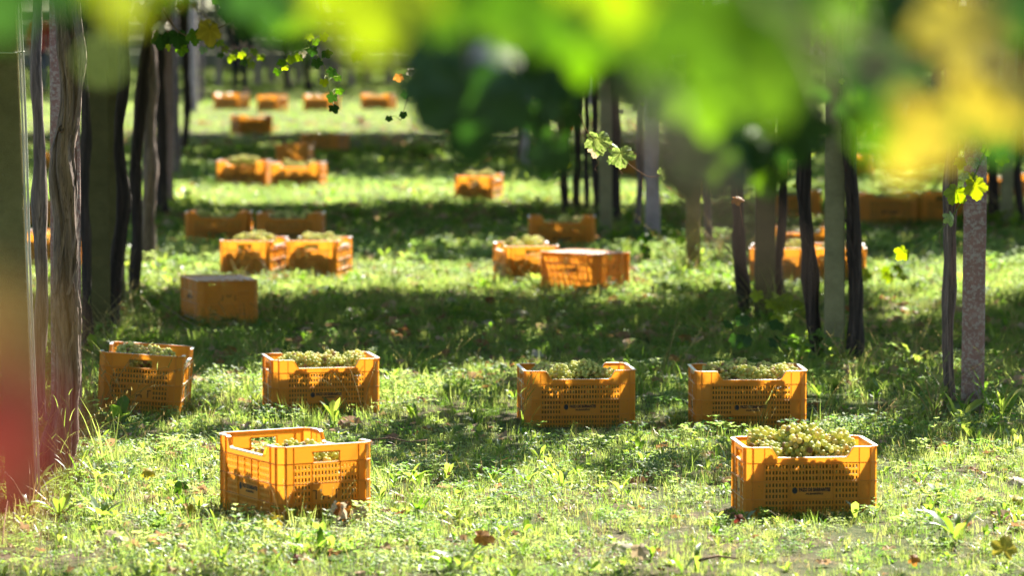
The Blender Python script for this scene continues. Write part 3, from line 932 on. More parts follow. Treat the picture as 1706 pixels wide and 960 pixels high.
for k, (tp, by) in enumerate([([(1026, 200, 15), (1026, 300, 15), (1028, 378, 16)], 380), ([(991, 200, 12), (992, 300, 12), (994, 372, 13)], 376),
                              ([(977, 200, 9), (977, 290, 9), (976, 360, 10)], 366), ([(962, 190, 13), (961, 280, 12), (961, 356, 13)], 360)]):
    trunk('black trunk among the tight cluster left of the green far post', tp, by, group='black trunks clustered beside the green far post')
trunk('black trunk with a curved foot at the left of the cluster', [(938, 180, 12), (940, 260, 12), (938, 320, 13), (946, 358, 17)], 362)
post('grey far post right of the big dark blurred leaf', 878, 282, .115, 'post_grey')
post('olive far post right of the grey far post', 908, 258, .11, 'post_green')
trunk('faint trunk beside the grey far post', [(866, 150, 8), (866, 270, 8)], 274, 'bark')
# row at the right edge
trunk('black trunk left of the post at the right edge', [(1653, 200, 17), (1654, 300, 17), (1655, 372, 18)], 376)
post('dark greenish post at the right edge', 1677, 378, .105, 'post_green')
trunk('black trunk at the very right edge', [(1698, 200, 13), (1696, 300, 12), (1700, 374, 13)], 378)
# far field of rows behind
k = 0
for (px, by, ty) in [(365, 146, 0), (430, 141, 1), (452, 140, 0), (478, 150, 2), (498, 138, 0), (512, 150, 2), (538, 139, 0), (560, 136, 1), (585, 143, 0), (612, 137, 0), (648, 139, 1), (22, 150, 0), (60, 152, 2), (820, 215, 2), (836, 186, 0), (930, 196, 2), (985, 176, 0), (1060, 186, 2), (1180, 172, 0), (1330, 190, 2), (1475, 196, 0), (1520, 230, 2), (1560, 246, 0)]:
    if ty == 2:
        trunk('thin dark trunk blurred far behind the last crates', [(px, 40, 10), (px - 2, (by + 40) / 2, 10), (px + 3, by, 12)], by, segs=10, group='dark trunks far behind')
    else:
        post('pale grey post blurred far behind the last crates', px, by, .17 if ty else .15, 'post_grey', group='pale posts far behind')

# low granite wall closing the far end
mbw = MB()
rw = random.Random(5)
wm = solid('granite', [(0.3, (0.16, 0.15, 0.14)), (0.7, (0.34, 0.32, 0.30))], (3, 3, 3), bump=0.6)
wall = thing('stone_wall', 'low grey granite wall blurred at the far end of the vineyard', 'wall', (0, 104, 0))
zz = 0
while zz < 1.5:
    h = rw.uniform(.32, .44)
    xq = -30.0
    while xq < 30:
        ln = rw.uniform(.5, 1.3)
        mbw.box((xq + ln / 2, rw.uniform(-.03, .03), zz + h / 2), (ln - .03, .5, h - .03))
        xq += ln
    zz += h
tag(link('stone_courses', mbw.mesh('stone_courses', wm), wall), kind='stuff')


# ------------------------------------------------------------------ vine leaves
def leaf_mesh(name, seed, mat, fine=True, curl=0.25, fold=0.3):
    """five-lobed toothed vine leaf, unit size: petiole at origin, tip towards -Y, upper face +Z"""
    rnd = random.Random(seed)
    n = 44 if fine else 18
    lobes = [(0, 1.0, .42), (62, .86, .40), (-62, .86, .40), (122, .66, .46), (-122, .66, .46)]
    lobes = [(a + rnd.uniform(-5, 5), r * rnd.uniform(.92, 1.06), w_) for a, r, w_ in lobes]
    def rad(th):
        d = math.degrees(th)
        v = .40
        for a, r, w_ in lobes:
            x = (d - a + 180) % 360 - 180
            v = max(v, r * (1 - (abs(x) / 47.0) ** 1.55 * .55))
        x = abs((d + 360) % 360 - 180)
        if x < 26: v *= .22 + .78 * (x / 26)
        return v * .56
    rings = (0.0, .38, .72, 1.0) if fine else (0.0, .6, 1.0)
    vs = []; cs = []; fs = []
    oy = -.12
    for ri, q in enumerate(rings):
        if ri == 0:
            vs.append((0, 0, 0)); cs.append((1.15, 1.1, .9, 1)); continue
        for k in range(n):
            th = 2 * math.pi * k / n
            r = rad(th) * q
            if q == 1.0: r *= 1 + (.05 if k % 2 else -.045) + rnd.uniform(-.03, .03)
            x, y = math.sin(th) * r, -math.cos(th) * r
            dl = min(abs((math.degrees(th) - a + 180) % 360 - 180) for a, _, _ in lobes)
            rid = max(0, 1 - dl / 12)
            z = -fold * abs(x) * .6 - curl * (x * x + y * y) * 1.1 + .022 * (1 - rid) * math.sin(q * 9 + k * 2.1) + .03 * (dl / 30) * q
            z += rnd.uniform(-.012, .012) * q
            vs.append((x, y, z))
            g = 1.0 + .30 * rid - .06 * rnd.random()
            cs.append((g, g, g * .95, 1))
    for k in range(n): fs.append((0, 1 + k, 1 + (k + 1) % n))
    for ri in range(1, len(rings) - 1):
        for k in range(n):
            a = 1 + (ri - 1) * n; b = 1 + ri * n
            fs.append((a + k, b + k, b + (k + 1) % n, a + (k + 1) % n))
    return mesh(name, vs, fs, mat, True, cs)


LEAF = {}
def get_leaf(mat, v, fine=True):
    k = (mat, v, fine)
    if k not in LEAF:
        LEAF[k] = leaf_mesh('leaf', 40 + v, M[mat], fine, .15 + .22 * (v % 3), .15 + .25 * (v % 2))
    return LEAF[k]


def leaf_rot(normal, tip, spin=0.0):
    n = Vector(normal).normalized()
    t = Vector(tip); t = (t - n * t.dot(n)).normalized()
    y = -t; x = y.cross(n)
    return Matrix((x, y, n)).transposed().to_quaternion()


def shoot(label, stem_pts, leaves, stem_mat='cane', r0=.0035, r1=.0018, group=None, tendrils=0, seed=0, cat='vine shoot'):
    """stem_pts: world points. leaves: (world centre, size, material, normal, tip, variant)"""
    rnd = random.Random(seed)
    o = Vector(stem_pts[0])
    t = thing('vine_shoot', label, cat, o, group=group)
    pts = [Vector(p) - o for p in stem_pts]
    # smooth stem through the points
    dense = []
    for i in range(len(pts) - 1):
        p0 = pts[max(i - 1, 0)]; p1_ = pts[i]; p2 = pts[i + 1]; p3 = pts[min(i + 2, len(pts) - 1)]
        for q in range(5):
            u = q / 5
            dense.append(.5 * (2 * p1_ + (p2 - p0) * u + (2 * p0 - 5 * p1_ + 4 * p2 - p3) * u * u + (3 * p1_ - p0 - 3 * p2 + p3) * u ** 3))
    dense.append(pts[-1])
    mb = MB()
    mb.tube(dense, list(np.linspace(r0, r1, len(dense))), 6)
    link('stem', mb.mesh('stem', M[stem_mat], True), t)
    for c, size, mat, nrm, tip, v in leaves:
        c = Vector(c) - o
        q = leaf_rot(nrm, tip)
        base = c - Vector(tip).normalized() * size * .18
        l = link('leaf', get_leaf(mat, v, size > .05), t, base)
        l.rotation_mode = 'QUATERNION'; l.rotation_quaternion = q
        l.scale = (size,) * 3
        near = min(dense, key=lambda p: (p - base).length)
        pb = MB()
        mid = (near + base) / 2 + Vector((0, 0, .012))
        pb.tube([Vector((0, 0, 0)), mid - near, base - near], [.0014, .0012, .0011], 5)
        link('petiole', pb.mesh('petiole', M['green_stem'], True), t, near)
    for k in range(tendrils):
        p = dense[int((k + 1) * (len(dense) - 1) / (tendrils + 1))]
        tb = MB(); tp = []
        a0 = rnd.uniform(0, 6)
        for i in range(26):
            s = i / 25
            rr = .004 + .006 * s
            tp.append(Vector((rr * math.cos(a0 + 16 * s) + .01 * s, rr * math.sin(a0 + 16 * s), -.13 * s * rnd.uniform(.97, 1.03))))
        tb.tube(tp, list(np.linspace(.0011, .0006, 26)), 4)
        link('tendril', tb.mesh('tendril', M['tendril'], True), t, p)
    return t


FR = (0, -1, 0)                       # facing the camera
def nv_(a=0, b=0):
    """normal towards the camera turned a deg to the right and b deg up"""
    return (math.sin(R(a)) * math.cos(R(b)), -math.cos(R(a)) * math.cos(R(b)), math.sin(R(b)))
DOWN = (0, 0, -1)


def L(px, py, d, size, mat, a=0, b=20, tip=DOWN, v=0):
    return (at(px, py, d), size, mat, nv_(a, b), tip, v)


# --- shoots hanging close in front of the lens, far out of focus
shoot('big blurred lime shoot hanging close at the top left', [at(60, -190, 3.21), at(150, -90, 3.21), at(260, -60, 3.12)],
      [L(205, -25, 3.21, 0.111, 'vine_lime', 10, 35, v=0), L(15, -25, 3.12, 0.135, 'vine_dark', -10, 30, v=1), L(95, -60, 3.46, 0.111, 'vine_green', 20, 20, v=2),
       L(172, 100, 2.48, .017, 'vine_pale', 0, 20, v=1), L(300, -60, 3.46, 0.095, 'vine_green', -10, 30, v=3)], group='blurred foreground shoots')
shoot('big blurred lime and dark green shoot hanging close at top centre left', [at(420, -190, 3.46), at(560, -100, 3.29), at(720, -60, 3.62), at(775, 60, 5.77)],
      [L(450, 0, 4.28, 0.111, 'vine_dark', 10, 20, v=2), L(625, 5, 3.05, 0.130, 'vine_lime', 5, 30, v=3), L(545, -50, 3.12, 0.095, 'vine_lime', 20, 30, v=4),
       L(760, -10, 3.62, 0.135, 'vine_green', -15, 35, v=0), L(840, 40, 3.95, 0.095, 'vine_green', 15, 30, v=4)], group='blurred foreground shoots')
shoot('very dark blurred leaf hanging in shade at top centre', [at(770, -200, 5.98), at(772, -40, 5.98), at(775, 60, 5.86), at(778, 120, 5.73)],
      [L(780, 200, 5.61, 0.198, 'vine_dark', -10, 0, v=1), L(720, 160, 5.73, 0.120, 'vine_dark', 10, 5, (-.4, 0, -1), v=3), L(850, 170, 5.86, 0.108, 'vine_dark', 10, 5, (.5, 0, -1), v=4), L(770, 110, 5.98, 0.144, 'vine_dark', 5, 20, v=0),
       L(765, 40, 6.10, 0.168, 'vine_dark', 5, 50, v=2), L(790, -60, 6.22, 0.180, 'vine_dark', 0, 60, v=0), L(700, 60, 6.10, 0.144, 'vine_dark', 0, 40, v=5)])  # these upper leaves are added to keep the sun off the dark leaf
shoot('big blurred mid green shoot hanging close at top centre', [at(800, -200, 3.29), at(930, -110, 3.12), at(1090, -80, 3.12)],
      [L(910, 5, 3.46, 0.135, 'vine_green', 10, 35, v=2), L(1040, -35, 3.05, 0.126, 'vine_lime', 0, 30, v=1), L(970, 90, 4.28, 0.087, 'vine_green', -10, 10, v=5),
       L(1080, 80, 3.46, 0.095, 'vine_green', 15, 30, v=0)], group='blurred foreground shoots')
shoot('big blurred bright green shoot hanging close right of centre', [at(1090, -220, 2.79), at(1190, -80, 2.64), at(1330, 60, 2.72), at(1390, 180, 2.64)],
      [L(1190, 60, 2.79, 0.126, 'vine_green', 5, 30, v=3), L(1290, 130, 3.05, 0.111, 'vine_green', -10, 35, v=0), L(1180, 180, 4.12, 0.095, 'vine_green', 5, 20, v=2),
       L(1300, -10, 2.79, 0.111, 'vine_green', 10, 40, v=4)], group='blurred foreground shoots')
shoot('blurred brown twig crossing diagonally below the green leaves', [at(1060, 170, 1.9), at(1130, 260, 1.9), at(1210, 350, 1.9), at(1320, 460, 1.9)],
      [L(1095, 180, 2.6, .040, 'vine_dark', 0, 20, v=3)], r0=.007, r1=.004)
shoot('blurred yellow shoot with big lobed leaves hanging close at the upper right', [at(1340, 40, 2.4), at(1430, 90, 2.4), at(1530, 140, 2.4), at(1640, 60, 2.4), at(1720, -60, 2.4)],
      [L(1600, 60, 3.2, .105, 'vine_yellow', 10, 30, (-.1, 0, -1), v=0), L(1520, 235, 3.2, .095, 'vine_yellow', -5, 20, (-.3, 0, -1), v=3), L(1680, 160, 3.0, .085, 'vine_yellow', 15, 25, (.7, 0, -.6), v=5),
       L(1400, 20, 2.9, .055, 'vine_green', 10, 15, v=4), L(1700, 20, 3.8, .09, 'vine_dark', 0, 20, v=5), L(1490, 130, 4.4, .12, 'vine_dark', 0, 8, (1, 0, -.2), v=2), L(1440, 110, 4.4, .09, 'vine_dark', 0, 20, v=0),
       L(1455, 215, 3.0, .05, 'vine_green', -10, 20, (-1, 0, -.1), v=1), L(1665, 215, 4.6, .11, 'vine_dark', 0, 8, v=4), L(1590, 215, 4.8, .09, 'vine_dark', 0, 8, (-.4, 0, -1), v=2)], r0=.0045, r1=.003, group='blurred foreground shoots')
shoot('blurred red and ochre autumn shoot close at the left edge', [at(-330, 300, 1.25), at(-220, 480, 1.25), at(-130, 620, 1.22)],
      [L(-14, 755, 1.5, .078, 'vine_red', 0, 25, (.3, 0, -1), v=0), L(-25, 550, 1.5, .055, 'vine_ochre', 0, 25, v=1), L(-100, 690, 1.45, .075, 'vine_red', 10, 25, v=2)])

# --- shoots around the focus distance
shoot('thin shoot with three pale leaves and curly tendrils hanging in mid air', [at(965, 190, 15.4), at(985, 228, 15.4), at(1020, 248, 15.4), at(1050, 275, 15.4), at(1080, 294, 15.4), at(1100, 292, 15.4)],
      [L(997, 240, 15.4, 0.137, 'vine_pale', 5, 35, (.05, 0, -1), v=0), L(1036, 264, 15.35, 0.137, 'vine_pale', -15, 40, (.2, 0, -1), v=3), L(1022, 247, 15.45, 0.065, 'vine_pale', 20, 50, (.5, 0, -1), v=2),
       L(1110, 288, 15.3, .085, 'vine_pale', 10, 30, (-.3, 0, -1), v=2), L(992, 252, 15.42, 0.078, 'dry_pale', 10, 10, (-.1, 0, -1), v=4)], 'tendril', .002, .0012, tendrils=3, seed=3)
shoot('arching shoot of yellow-green leaves crossing the reddish lichened post', [at(1660, 215, 18.3), at(1640, 255, 18.3), at(1618, 305, 18.3), at(1597, 345, 18.3), at(1565, 385, 18.3), at(1530, 408, 18.3), at(1506, 421, 18.3)],
      [L(1622, 272, 18.3, 0.085, 'vine_pale', 10, 40, v=0), L(1606, 295, 18.2, 0.065, 'vine_pale', -20, 30, v=2), L(1627, 316, 18.2, 0.137, 'vine_lime', 0, 15, (.2, 0, -1), v=3),
       L(1590, 326, 18.25, 0.130, 'vine_lime', -10, 20, (-.4, 0, -1), v=1), L(1617, 299, 18.3, 0.104, 'vine_lime', 15, 30, v=4), L(1585, 365, 18.2, 0.091, 'vine_pale', 35, 15, (.5, 0, -1), v=5),
       L(1502, 424, 18.3, 0.098, 'vine_lime', 5, 10, (-.5, 0, -.6), v=2), L(1669, 267, 18.2, 0.078, 'vine_lime', -15, 10, v=1), L(1600, 272, 18.4, 0.078, 'vine_lime', 0, 25, v=5), L(1645, 250, 18.3, 0.078, 'vine_green', 0, 25, v=0)],
      'green_stem', .004, .0018, tendrils=2, seed=8)
shoot('curled orange-brown dead leaf dangling on a thread before the black trunk', [at(1222, 285, 14.8), at(1226, 305, 14.8), at(1229, 325, 14.8), at(1234, 350, 14.8), at(1238, 378, 14.8)],
      [L(1231, 332, 14.8, .065, 'vine_brown', 0, 55, (1, 0, -.25), v=1)], 'tendril', .0012, .0008)
shoot('red and yellow autumn leaves hanging at the upper left', [at(270, -60, 12.5), at(300, -10, 12.5), at(335, 20, 12.5), at(360, 40, 12.5)],
      [L(302, 12, 9.5, .045, 'vine_red', 0, 30, v=0), L(324, 8, 9.5, .03, 'vine_ochre', 0, 30, v=1), L(350, 58, 13.5, .115, 'vine_yellow', 30, 15, v=3), L(338, 50, 13.6, .10, 'vine_yellow', -45, 10, v=1),
       L(270, 46, 12.5, .075, 'dry_pale', 0, 60, v=2), L(262, 8, 12.8, .09, 'vine_dark', 0, 30, v=4), L(238, 22, 12.8, .09, 'vine_dark', 0, 20, v=5)])
shoot('dark green leaves hanging below the yellow autumn leaf', [at(250, -40, 14.5), at(280, 30, 14.5), at(320, 60, 14.5), at(400, 30, 14.5)],
      [L(268, 68, 14.5, .09, 'vine_dark', 0, 20, v=0), L(296, 66, 14.5, .10, 'vine_dark', 10, 25, v=1), L(325, 62, 14.4, .09, 'vine_green', -10, 20, v=2), L(303, 84, 14.6, .06, 'vine_green', 0, 10, v=3),
       L(281, 78, 14.7, .05, 'vine_lime', 60, 10, v=4), L(380, 20, 14.5, .10, 'vine_dark', 0, 25, v=5), L(408, 40, 14.6, .10, 'vine_green', 0, 25, v=3), L(372, 0, 14.4, .10, 'vine_dark', 0, 30, v=2), L(425, 12, 14.7, .11, 'vine_dark', 0, 20, v=1)])
rs = random.Random(21)
lv = []
for (px, py) in [(352, 74), (366, 72), (376, 82), (368, 92), (385, 98), (392, 90), (402, 92), (408, 84), (413, 98), (420, 108), (407, 104), (424, 86), (436, 96), (338, 84)]:
    lv.append(L(px, py, rs.uniform(21, 23), rs.uniform(.055, .08), rs.choice(['vine_lime', 'vine_lime', 'vine_green', 'vine_pale']), rs.uniform(-30, 30), rs.uniform(5, 40), (rs.uniform(-.5, .5), 0, -1), rs.randrange(6)))
shoot('cluster of small bright lime leaves above the leftmost far crate', [at(330, 30, 22), at(370, 78, 22), at(405, 90, 22), at(430, 96, 22)], lv)
lv = []
for (px, py, m) in [(470, 105, 'vine_green'), (484, 100, 'vine_lime'), (497, 96, 'vine_lime'), (505, 90, 'dry_pale'), (476, 112, 'vine_lime'), (462, 120, 'vine_green'), (515, 62, 'vine_lime'), (527, 70, 'vine_green'), (540, 62, 'vine_lime'),
                    (545, 90, 'vine_dark'), (528, 106, 'vine_dark'), (520, 86, 'vine_dark'), (553, 121, 'vine_dark'), (540, 138, 'vine_lime'), (562, 130, 'vine_green'), (566, 152, 'vine_green'), (553, 163, 'vine_dark'), (557, 182, 'vine_dark')]:
    lv.append(L(px, py, rs.uniform(14.5, 17.5), .05 if m != 'vine_dark' else .055, m, rs.uniform(-30, 30), rs.uniform(0, 35), (rs.uniform(-.5, .5), 0, -1), rs.randrange(6)))
shoot('trailing shoot of small leaves hanging over the third far crate', [at(470, 20, 16), at(510, 70, 16), at(540, 110, 16), at(548, 150, 16), at(556, 176, 16)], lv, 'green_stem', .0025, .0012)
lv = [L(686, 118, 15, .05, 'dry_pale', 0, 40, (1, 0, -.2), v=1), L(692, 92, 15, .03, 'vine_lime', v=2), L(676, 158, 15, .05, 'vine_dark', v=3), L(672, 192, 15, .04, 'vine_dark', v=0), L(648, 198, 15, .035, 'vine_dark', v=1), L(664, 130, 15, .05, 'vine_brown', v=2)]
shoot('thin shoot with a pale leaf beside the big dark blurred leaf', [at(695, 60, 15), at(692, 100, 15), at(682, 150, 15), at(668, 200, 15)], lv, 'cane', .002, .001)

# --- dark leaves of the pergola drooping between lens and focus
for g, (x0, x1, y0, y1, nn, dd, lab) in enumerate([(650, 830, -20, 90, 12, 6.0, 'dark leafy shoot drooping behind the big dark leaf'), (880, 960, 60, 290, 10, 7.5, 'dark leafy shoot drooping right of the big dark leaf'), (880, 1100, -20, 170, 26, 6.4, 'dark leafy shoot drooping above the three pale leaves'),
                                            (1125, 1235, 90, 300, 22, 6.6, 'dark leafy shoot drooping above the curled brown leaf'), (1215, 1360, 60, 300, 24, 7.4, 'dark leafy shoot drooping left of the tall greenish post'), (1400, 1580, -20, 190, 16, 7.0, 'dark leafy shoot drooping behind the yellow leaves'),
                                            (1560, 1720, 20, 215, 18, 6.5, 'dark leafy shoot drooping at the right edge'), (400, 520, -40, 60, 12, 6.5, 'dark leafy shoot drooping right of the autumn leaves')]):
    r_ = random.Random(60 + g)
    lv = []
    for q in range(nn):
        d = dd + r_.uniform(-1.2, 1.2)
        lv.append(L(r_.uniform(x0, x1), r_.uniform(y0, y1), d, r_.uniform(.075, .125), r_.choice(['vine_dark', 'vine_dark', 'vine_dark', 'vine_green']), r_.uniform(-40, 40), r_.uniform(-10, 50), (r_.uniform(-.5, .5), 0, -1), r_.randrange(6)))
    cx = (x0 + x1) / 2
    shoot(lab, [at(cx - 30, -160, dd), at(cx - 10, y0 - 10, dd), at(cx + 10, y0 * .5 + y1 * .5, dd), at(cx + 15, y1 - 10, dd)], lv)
# scattered small leaves that blur into discs of light
lv = []
for (px, py, d, m) in [(905, 120, 26, 'vine_lime'), (930, 130, 26, 'vine_lime'), (950, 152, 26, 'vine_lime'), (860, 195, 30, 'vine_lime'), (948, 275, 26, 'vine_lime'), (1036, 186, 24, 'dry_pale'), (1072, 172, 24, 'vine_lime'), (1142, 193, 24, 'dry_pale'), (1157, 209, 24, 'vine_lime'),
                       (1150, 265, 22, 'vine_lime'), (1275, 293, 24, 'vine_lime'), (1325, 310, 24, 'vine_lime'), (1415, 165, 22, 'vine_lime'), (1198, 213, 18, 'dry_pale'), (1196, 265, 18, 'vine_brown'), (951, 213, 18, 'vine_brown'), (1060, 150, 22, 'vine_lime'), (1402, 135, 20, 'vine_lime')]:
    lv.append(L(px, py, d, .045 if d > 19 else .03, m, rs.uniform(-30, 30), rs.uniform(0, 40), (rs.uniform(-.4, .4), 0, -1), rs.randrange(6)))
for q, lf in enumerate(lv):
    p = lf[0]
    shoot('small lone leaf dangling on a thread among the dark foliage', [p + Vector((0, 0, .30)), p + Vector((.01, 0, .12)), p + Vector((0, 0, .02))], [lf], 'tendril', .0012, .0009, group='lone leaves dangling among the foliage')
shoot('white glinting leaf catching the sun among the green blur', [at(835, -60, 5.2), at(832, 20, 5.2), at(828, 70, 5.2)], [L(826, 92, 5.2, .075, 'dry_pale', 20, 62, (0, -.4, -1), v=1)])  # pale leaf colour stands in for a bright glint


# ------------------------------------------------------------------ scatter (geometry nodes instances)
def template_collection(name, meshes):
    c = bpy.data.collections.new(name)
    for i, me in enumerate(meshes):
        c.objects.link(bpy.data.objects.new(name, me))
    return c


def scatter(name, pts, rots, scl, idx, coll, label, cat):
    n = len(pts)
    me = bpy.data.meshes.new(name)
    me.vertices.add(n)
    me.vertices.foreach_set('co', np.asarray(pts, np.float32).ravel())
    a = me.attributes.new('turn', 'FLOAT_VECTOR', 'POINT'); a.data.foreach_set('vector', np.asarray(rots, np.float32).ravel())
    a = me.attributes.new('size', 'FLOAT', 'POINT'); a.data.foreach_set('value', np.asarray(scl, np.float32))
    a = me.attributes.new('pick', 'INT', 'POINT'); a.data.foreach_set('value', np.asarray(idx, np.int32))
    o = link(name, me)
    ng = bpy.data.node_groups.new(name, 'GeometryNodeTree')
    ng.interface.new_socket('Geometry', in_out='INPUT', socket_type='NodeSocketGeometry')
    ng.interface.new_socket('Geometry', in_out='OUTPUT', socket_type='NodeSocketGeometry')
    gi = ng.nodes.new('NodeGroupInput'); go = ng.nodes.new('NodeGroupOutput')
    ip = ng.nodes.new('GeometryNodeInstanceOnPoints')
    ci = ng.nodes.new('GeometryNodeCollectionInfo')
    ci.inputs['Collection'].default_value = coll
    ci.inputs['Separate Children'].default_value = True
    ci.inputs['Reset Children'].default_value = True
    def na(nm, ty):
        q = ng.nodes.new('GeometryNodeInputNamedAttribute'); q.data_type = ty; q.inputs['Name'].default_value = nm
        return [s for s in q.outputs if s.enabled][0]
    e = ng.nodes.new('FunctionNodeEulerToRotation')
    lk = ng.links.new
    lk(gi.outputs[0], ip.inputs['Points']); lk(ci.outputs[0], ip.inputs['Instance'])
    ip.inputs['Pick Instance'].default_value = True
    lk(na('pick', 'INT'), ip.inputs['Instance Index'])
    lk(na('turn', 'FLOAT_VECTOR'), e.inputs[0]); lk(e.outputs[0], ip.inputs['Rotation'])
    lk(na('size', 'FLOAT'), ip.inputs['Scale'])
    lk(ip.outputs[0], go.inputs[0])
    md = o.modifiers.new('scatter', 'NODES'); md.node_group = ng
    tag(o, label, cat, None, 'stuff')
    return o


def blade(b, x, y, ln, wd, az, lean, bend, seg=3):
    vs = []; fs = []
    px, py, pz = x, y, -.005
    a = lean
    ux, uy = -math.sin(az), math.cos(az)
    for i in range(seg + 1):
        s = i / seg
        h = wd * (1 - s * s) / 2
        if i < seg:
            vs += [(px - ux * h, py - uy * h, pz), (px + ux * h, py + uy * h, pz)]
        else:
            vs.append((px, py, pz))
        px += math.cos(az) * math.sin(a) * ln / seg; py += math.sin(az) * math.sin(a) * ln / seg; pz += math.cos(a) * ln / seg
        a += bend / seg
    for i in range(seg - 1): fs.append((2 * i, 2 * i + 1, 2 * i + 3, 2 * i + 2))
    fs.append((2 * seg - 2, 2 * seg - 1, 2 * seg))
    b.add(vs, fs)


def tuft(seed, n, rad, ln, wd, mat, lean=.5):
    r = random.Random(seed); b = MB()
    for _ in range(n):
        a = r.uniform(0, 6.28); q = rad * math.sqrt(r.random())
        blade(b, q * math.cos(a), q * math.sin(a), ln * r.uniform(.45, 1.15), wd * r.uniform(.7, 1.3), r.uniform(0, 6.28), abs(r.gauss(0, lean * .7)), r.uniform(.1, 1.5))
    return b.mesh('grass_tuft', M[mat])


def oblong(b, base, az, lean, ln, wd, seg=4, cup=.15, bend=.7, wave=0.0):
    """broad leaf"""
    vs = []; fs = []
    p = Vector(base); a = lean
    ux, uy = -math.sin(az), math.cos(az)
    prof = [.12, .55, .95, .8, 0][:seg + 1] if seg == 4 else [.2, 1, 0]
    for i in range(seg + 1):
        h = wd * prof[i] / 2 * (1 + wave * math.sin(i * 5.1))
        up = h * cup * 2
        vs += [(p.x - ux * h, p.y - uy * h, p.z + up), (p.x, p.y, p.z), (p.x + ux * h, p.y + uy * h, p.z + up)]
        p = p + Vector((math.cos(az) * math.sin(a), math.sin(az) * math.sin(a), math.cos(a))) * (ln / seg)
        a += bend / seg
    for i in range(seg):
        k = 3 * i
        fs += [(k, k + 1, k + 4, k + 3), (k + 1, k + 2, k + 5, k + 4)]
    b.add(vs, fs)


def rosette(seed, n, ln, wd):
    r = random.Random(seed); b = MB()
    for k in range(n):
        oblong(b, (r.uniform(-.008, .008), r.uniform(-.008, .008), 0), 6.28 * k / n + r.uniform(-.4, .4), r.uniform(.25, 1.0), ln * r.uniform(.6, 1.2), wd * r.uniform(.7, 1.2), 4, .2, r.uniform(.2, 1.2), .15)
    return b.mesh('broad_weed', M['weed'])


def clover_patch(seed, n, rad, size, h):
    r = random.Random(seed); b = MB()
    for _ in range(n):
        a = r.uniform(0, 6.28); q = rad * math.sqrt(r.random())
        x, y, z = q * math.cos(a), q * math.sin(a), h * r.uniform(.35, 1.1)
        az0 = r.uniform(0, 6.28); s = size * r.uniform(.7, 1.25)
        blade(b, x, y, z + .006, .0015, r.uniform(0, 6), .05, .1, 2)
        for k in range(3):
            oblong(b, (x, y, z), az0 + k * 2.094, r.uniform(1.0, 1.5), s, s * .85, 2, .15, r.uniform(-.1, .5))
    return b.mesh('clover_patch', M['clover'])


def stalks(seed, n, h):
    r = random.Random(seed); b = MB()
    for _ in range(n):
        az = r.uniform(0, 6.28); a = r.uniform(.05, .5)
        p = Vector((r.uniform(-.03, .03), r.uniform(-.03, .03), 0)); pts = [p]
        ln = h * r.uniform(.6, 1.1)
        for i in range(5):
            p = p + Vector((math.cos(az) * math.sin(a), math.sin(az) * math.sin(a), math.cos(a))) * ln / 5
            a += r.uniform(.05, .28); pts.append(p)
        b.tube(pts, [.0012, .0011, .001, .0009, .0008, .0006], 3)
        for q in range(7):
            s = pts[-1].lerp(pts[-3], q / 7)
            blade(b, s.x, s.y, .014, .003, r.uniform(0, 6), .5, .4, 2)
            for v_ in range(len(b.v) - 5, len(b.v)): b.v[v_] = (b.v[v_][0], b.v[v_][1], b.v[v_][2] + s.z + .005)
    return b.mesh('seed_stalk', M['straw'])


def flat_leaf(seed, size):
    r = random.Random(seed)
    n = 12; vs = [(0, 0, r.uniform(.004, .02))]; fs = []
    for k in range(n):
        a = 6.283 * k / n
        q = size * (.6 + .4 * abs(math.cos(2.5 * a))) * r.uniform(.75, 1.1) * .5
        vs.append((q * math.cos(a), q * math.sin(a), r.uniform(.0, .035) * size / .1))
    for k in range(n): fs.append((0, 1 + k, 1 + (k + 1) % n))
    return mesh('leaf_litter', vs, fs, M['litter'], False)


def inside_crate(x, y):
    m = np.zeros(len(x), bool)
    for cx, cyy, a in FOOT:
        dx, dy = x - cx, y - cyy
        u = dx * math.cos(a) + dy * math.sin(a); v = -dx * math.sin(a) + dy * math.cos(a)
        m |= (np.abs(u) < CL / 2 + .012) & (np.abs(v) < CW / 2 + .012)
    return m


def sample(y0, y1, dens, power=0.0, margin=1.2):
    """ground points between distances y0..y1 across a bit more than the view"""
    area = 0.2667 * 1.1 * (y1 * y1 - y0 * y0) / 2 + 2 * margin * (y1 - y0)
    n = int(area * dens)
    u = RNG.random(n * 2)
    y = np.sqrt(y0 * y0 + u * (y1 * y1 - y0 * y0))
    x = (RNG.random(n * 2) - .5) * (0.2667 * 1.1 * y + 2 * margin)
    k = RNG.permutation(n * 2)[:n]
    x, y = x[k], y[k]
    if power:
        keep = RNG.random(len(x)) < np.clip(power * (vnoise(x * 1.7 + 3, y * 1.7 + 5) * .6 + vnoise(x * 6, y * 6) * .4 - .10), .55, 1)
        x, y = x[keep], y[keep]
    ok = ~inside_crate(x, y)
    return x[ok], y[ok]


def field(name, specs, coll, nvar, label, cat, tilt=.12, lift=0.0):
    P, Ro, S, I = [], [], [], []
    for (y0, y1, dens, power, s0, s1) in specs:
        x, y = sample(y0, y1, dens, power)
        n = len(x)
        z = np.where((np.abs(x) < 20) & (y > 10) & (y < 62), gz(x, y), 0) + lift
        P.append(np.stack([x, y, z], 1))
        Ro.append(np.stack([RNG.normal(0, tilt, n), RNG.normal(0, tilt, n), RNG.random(n) * 6.283], 1))
        S.append((s0 + (s1 - s0) * RNG.random(n)) * (.65 + .7 * vnoise(x * .9 + 20, y * .9)))
        I.append(RNG.integers(0, nvar, n))
    return scatter(name, np.concatenate(P), np.concatenate(Ro), np.concatenate(S), np.concatenate(I), coll, label, cat)


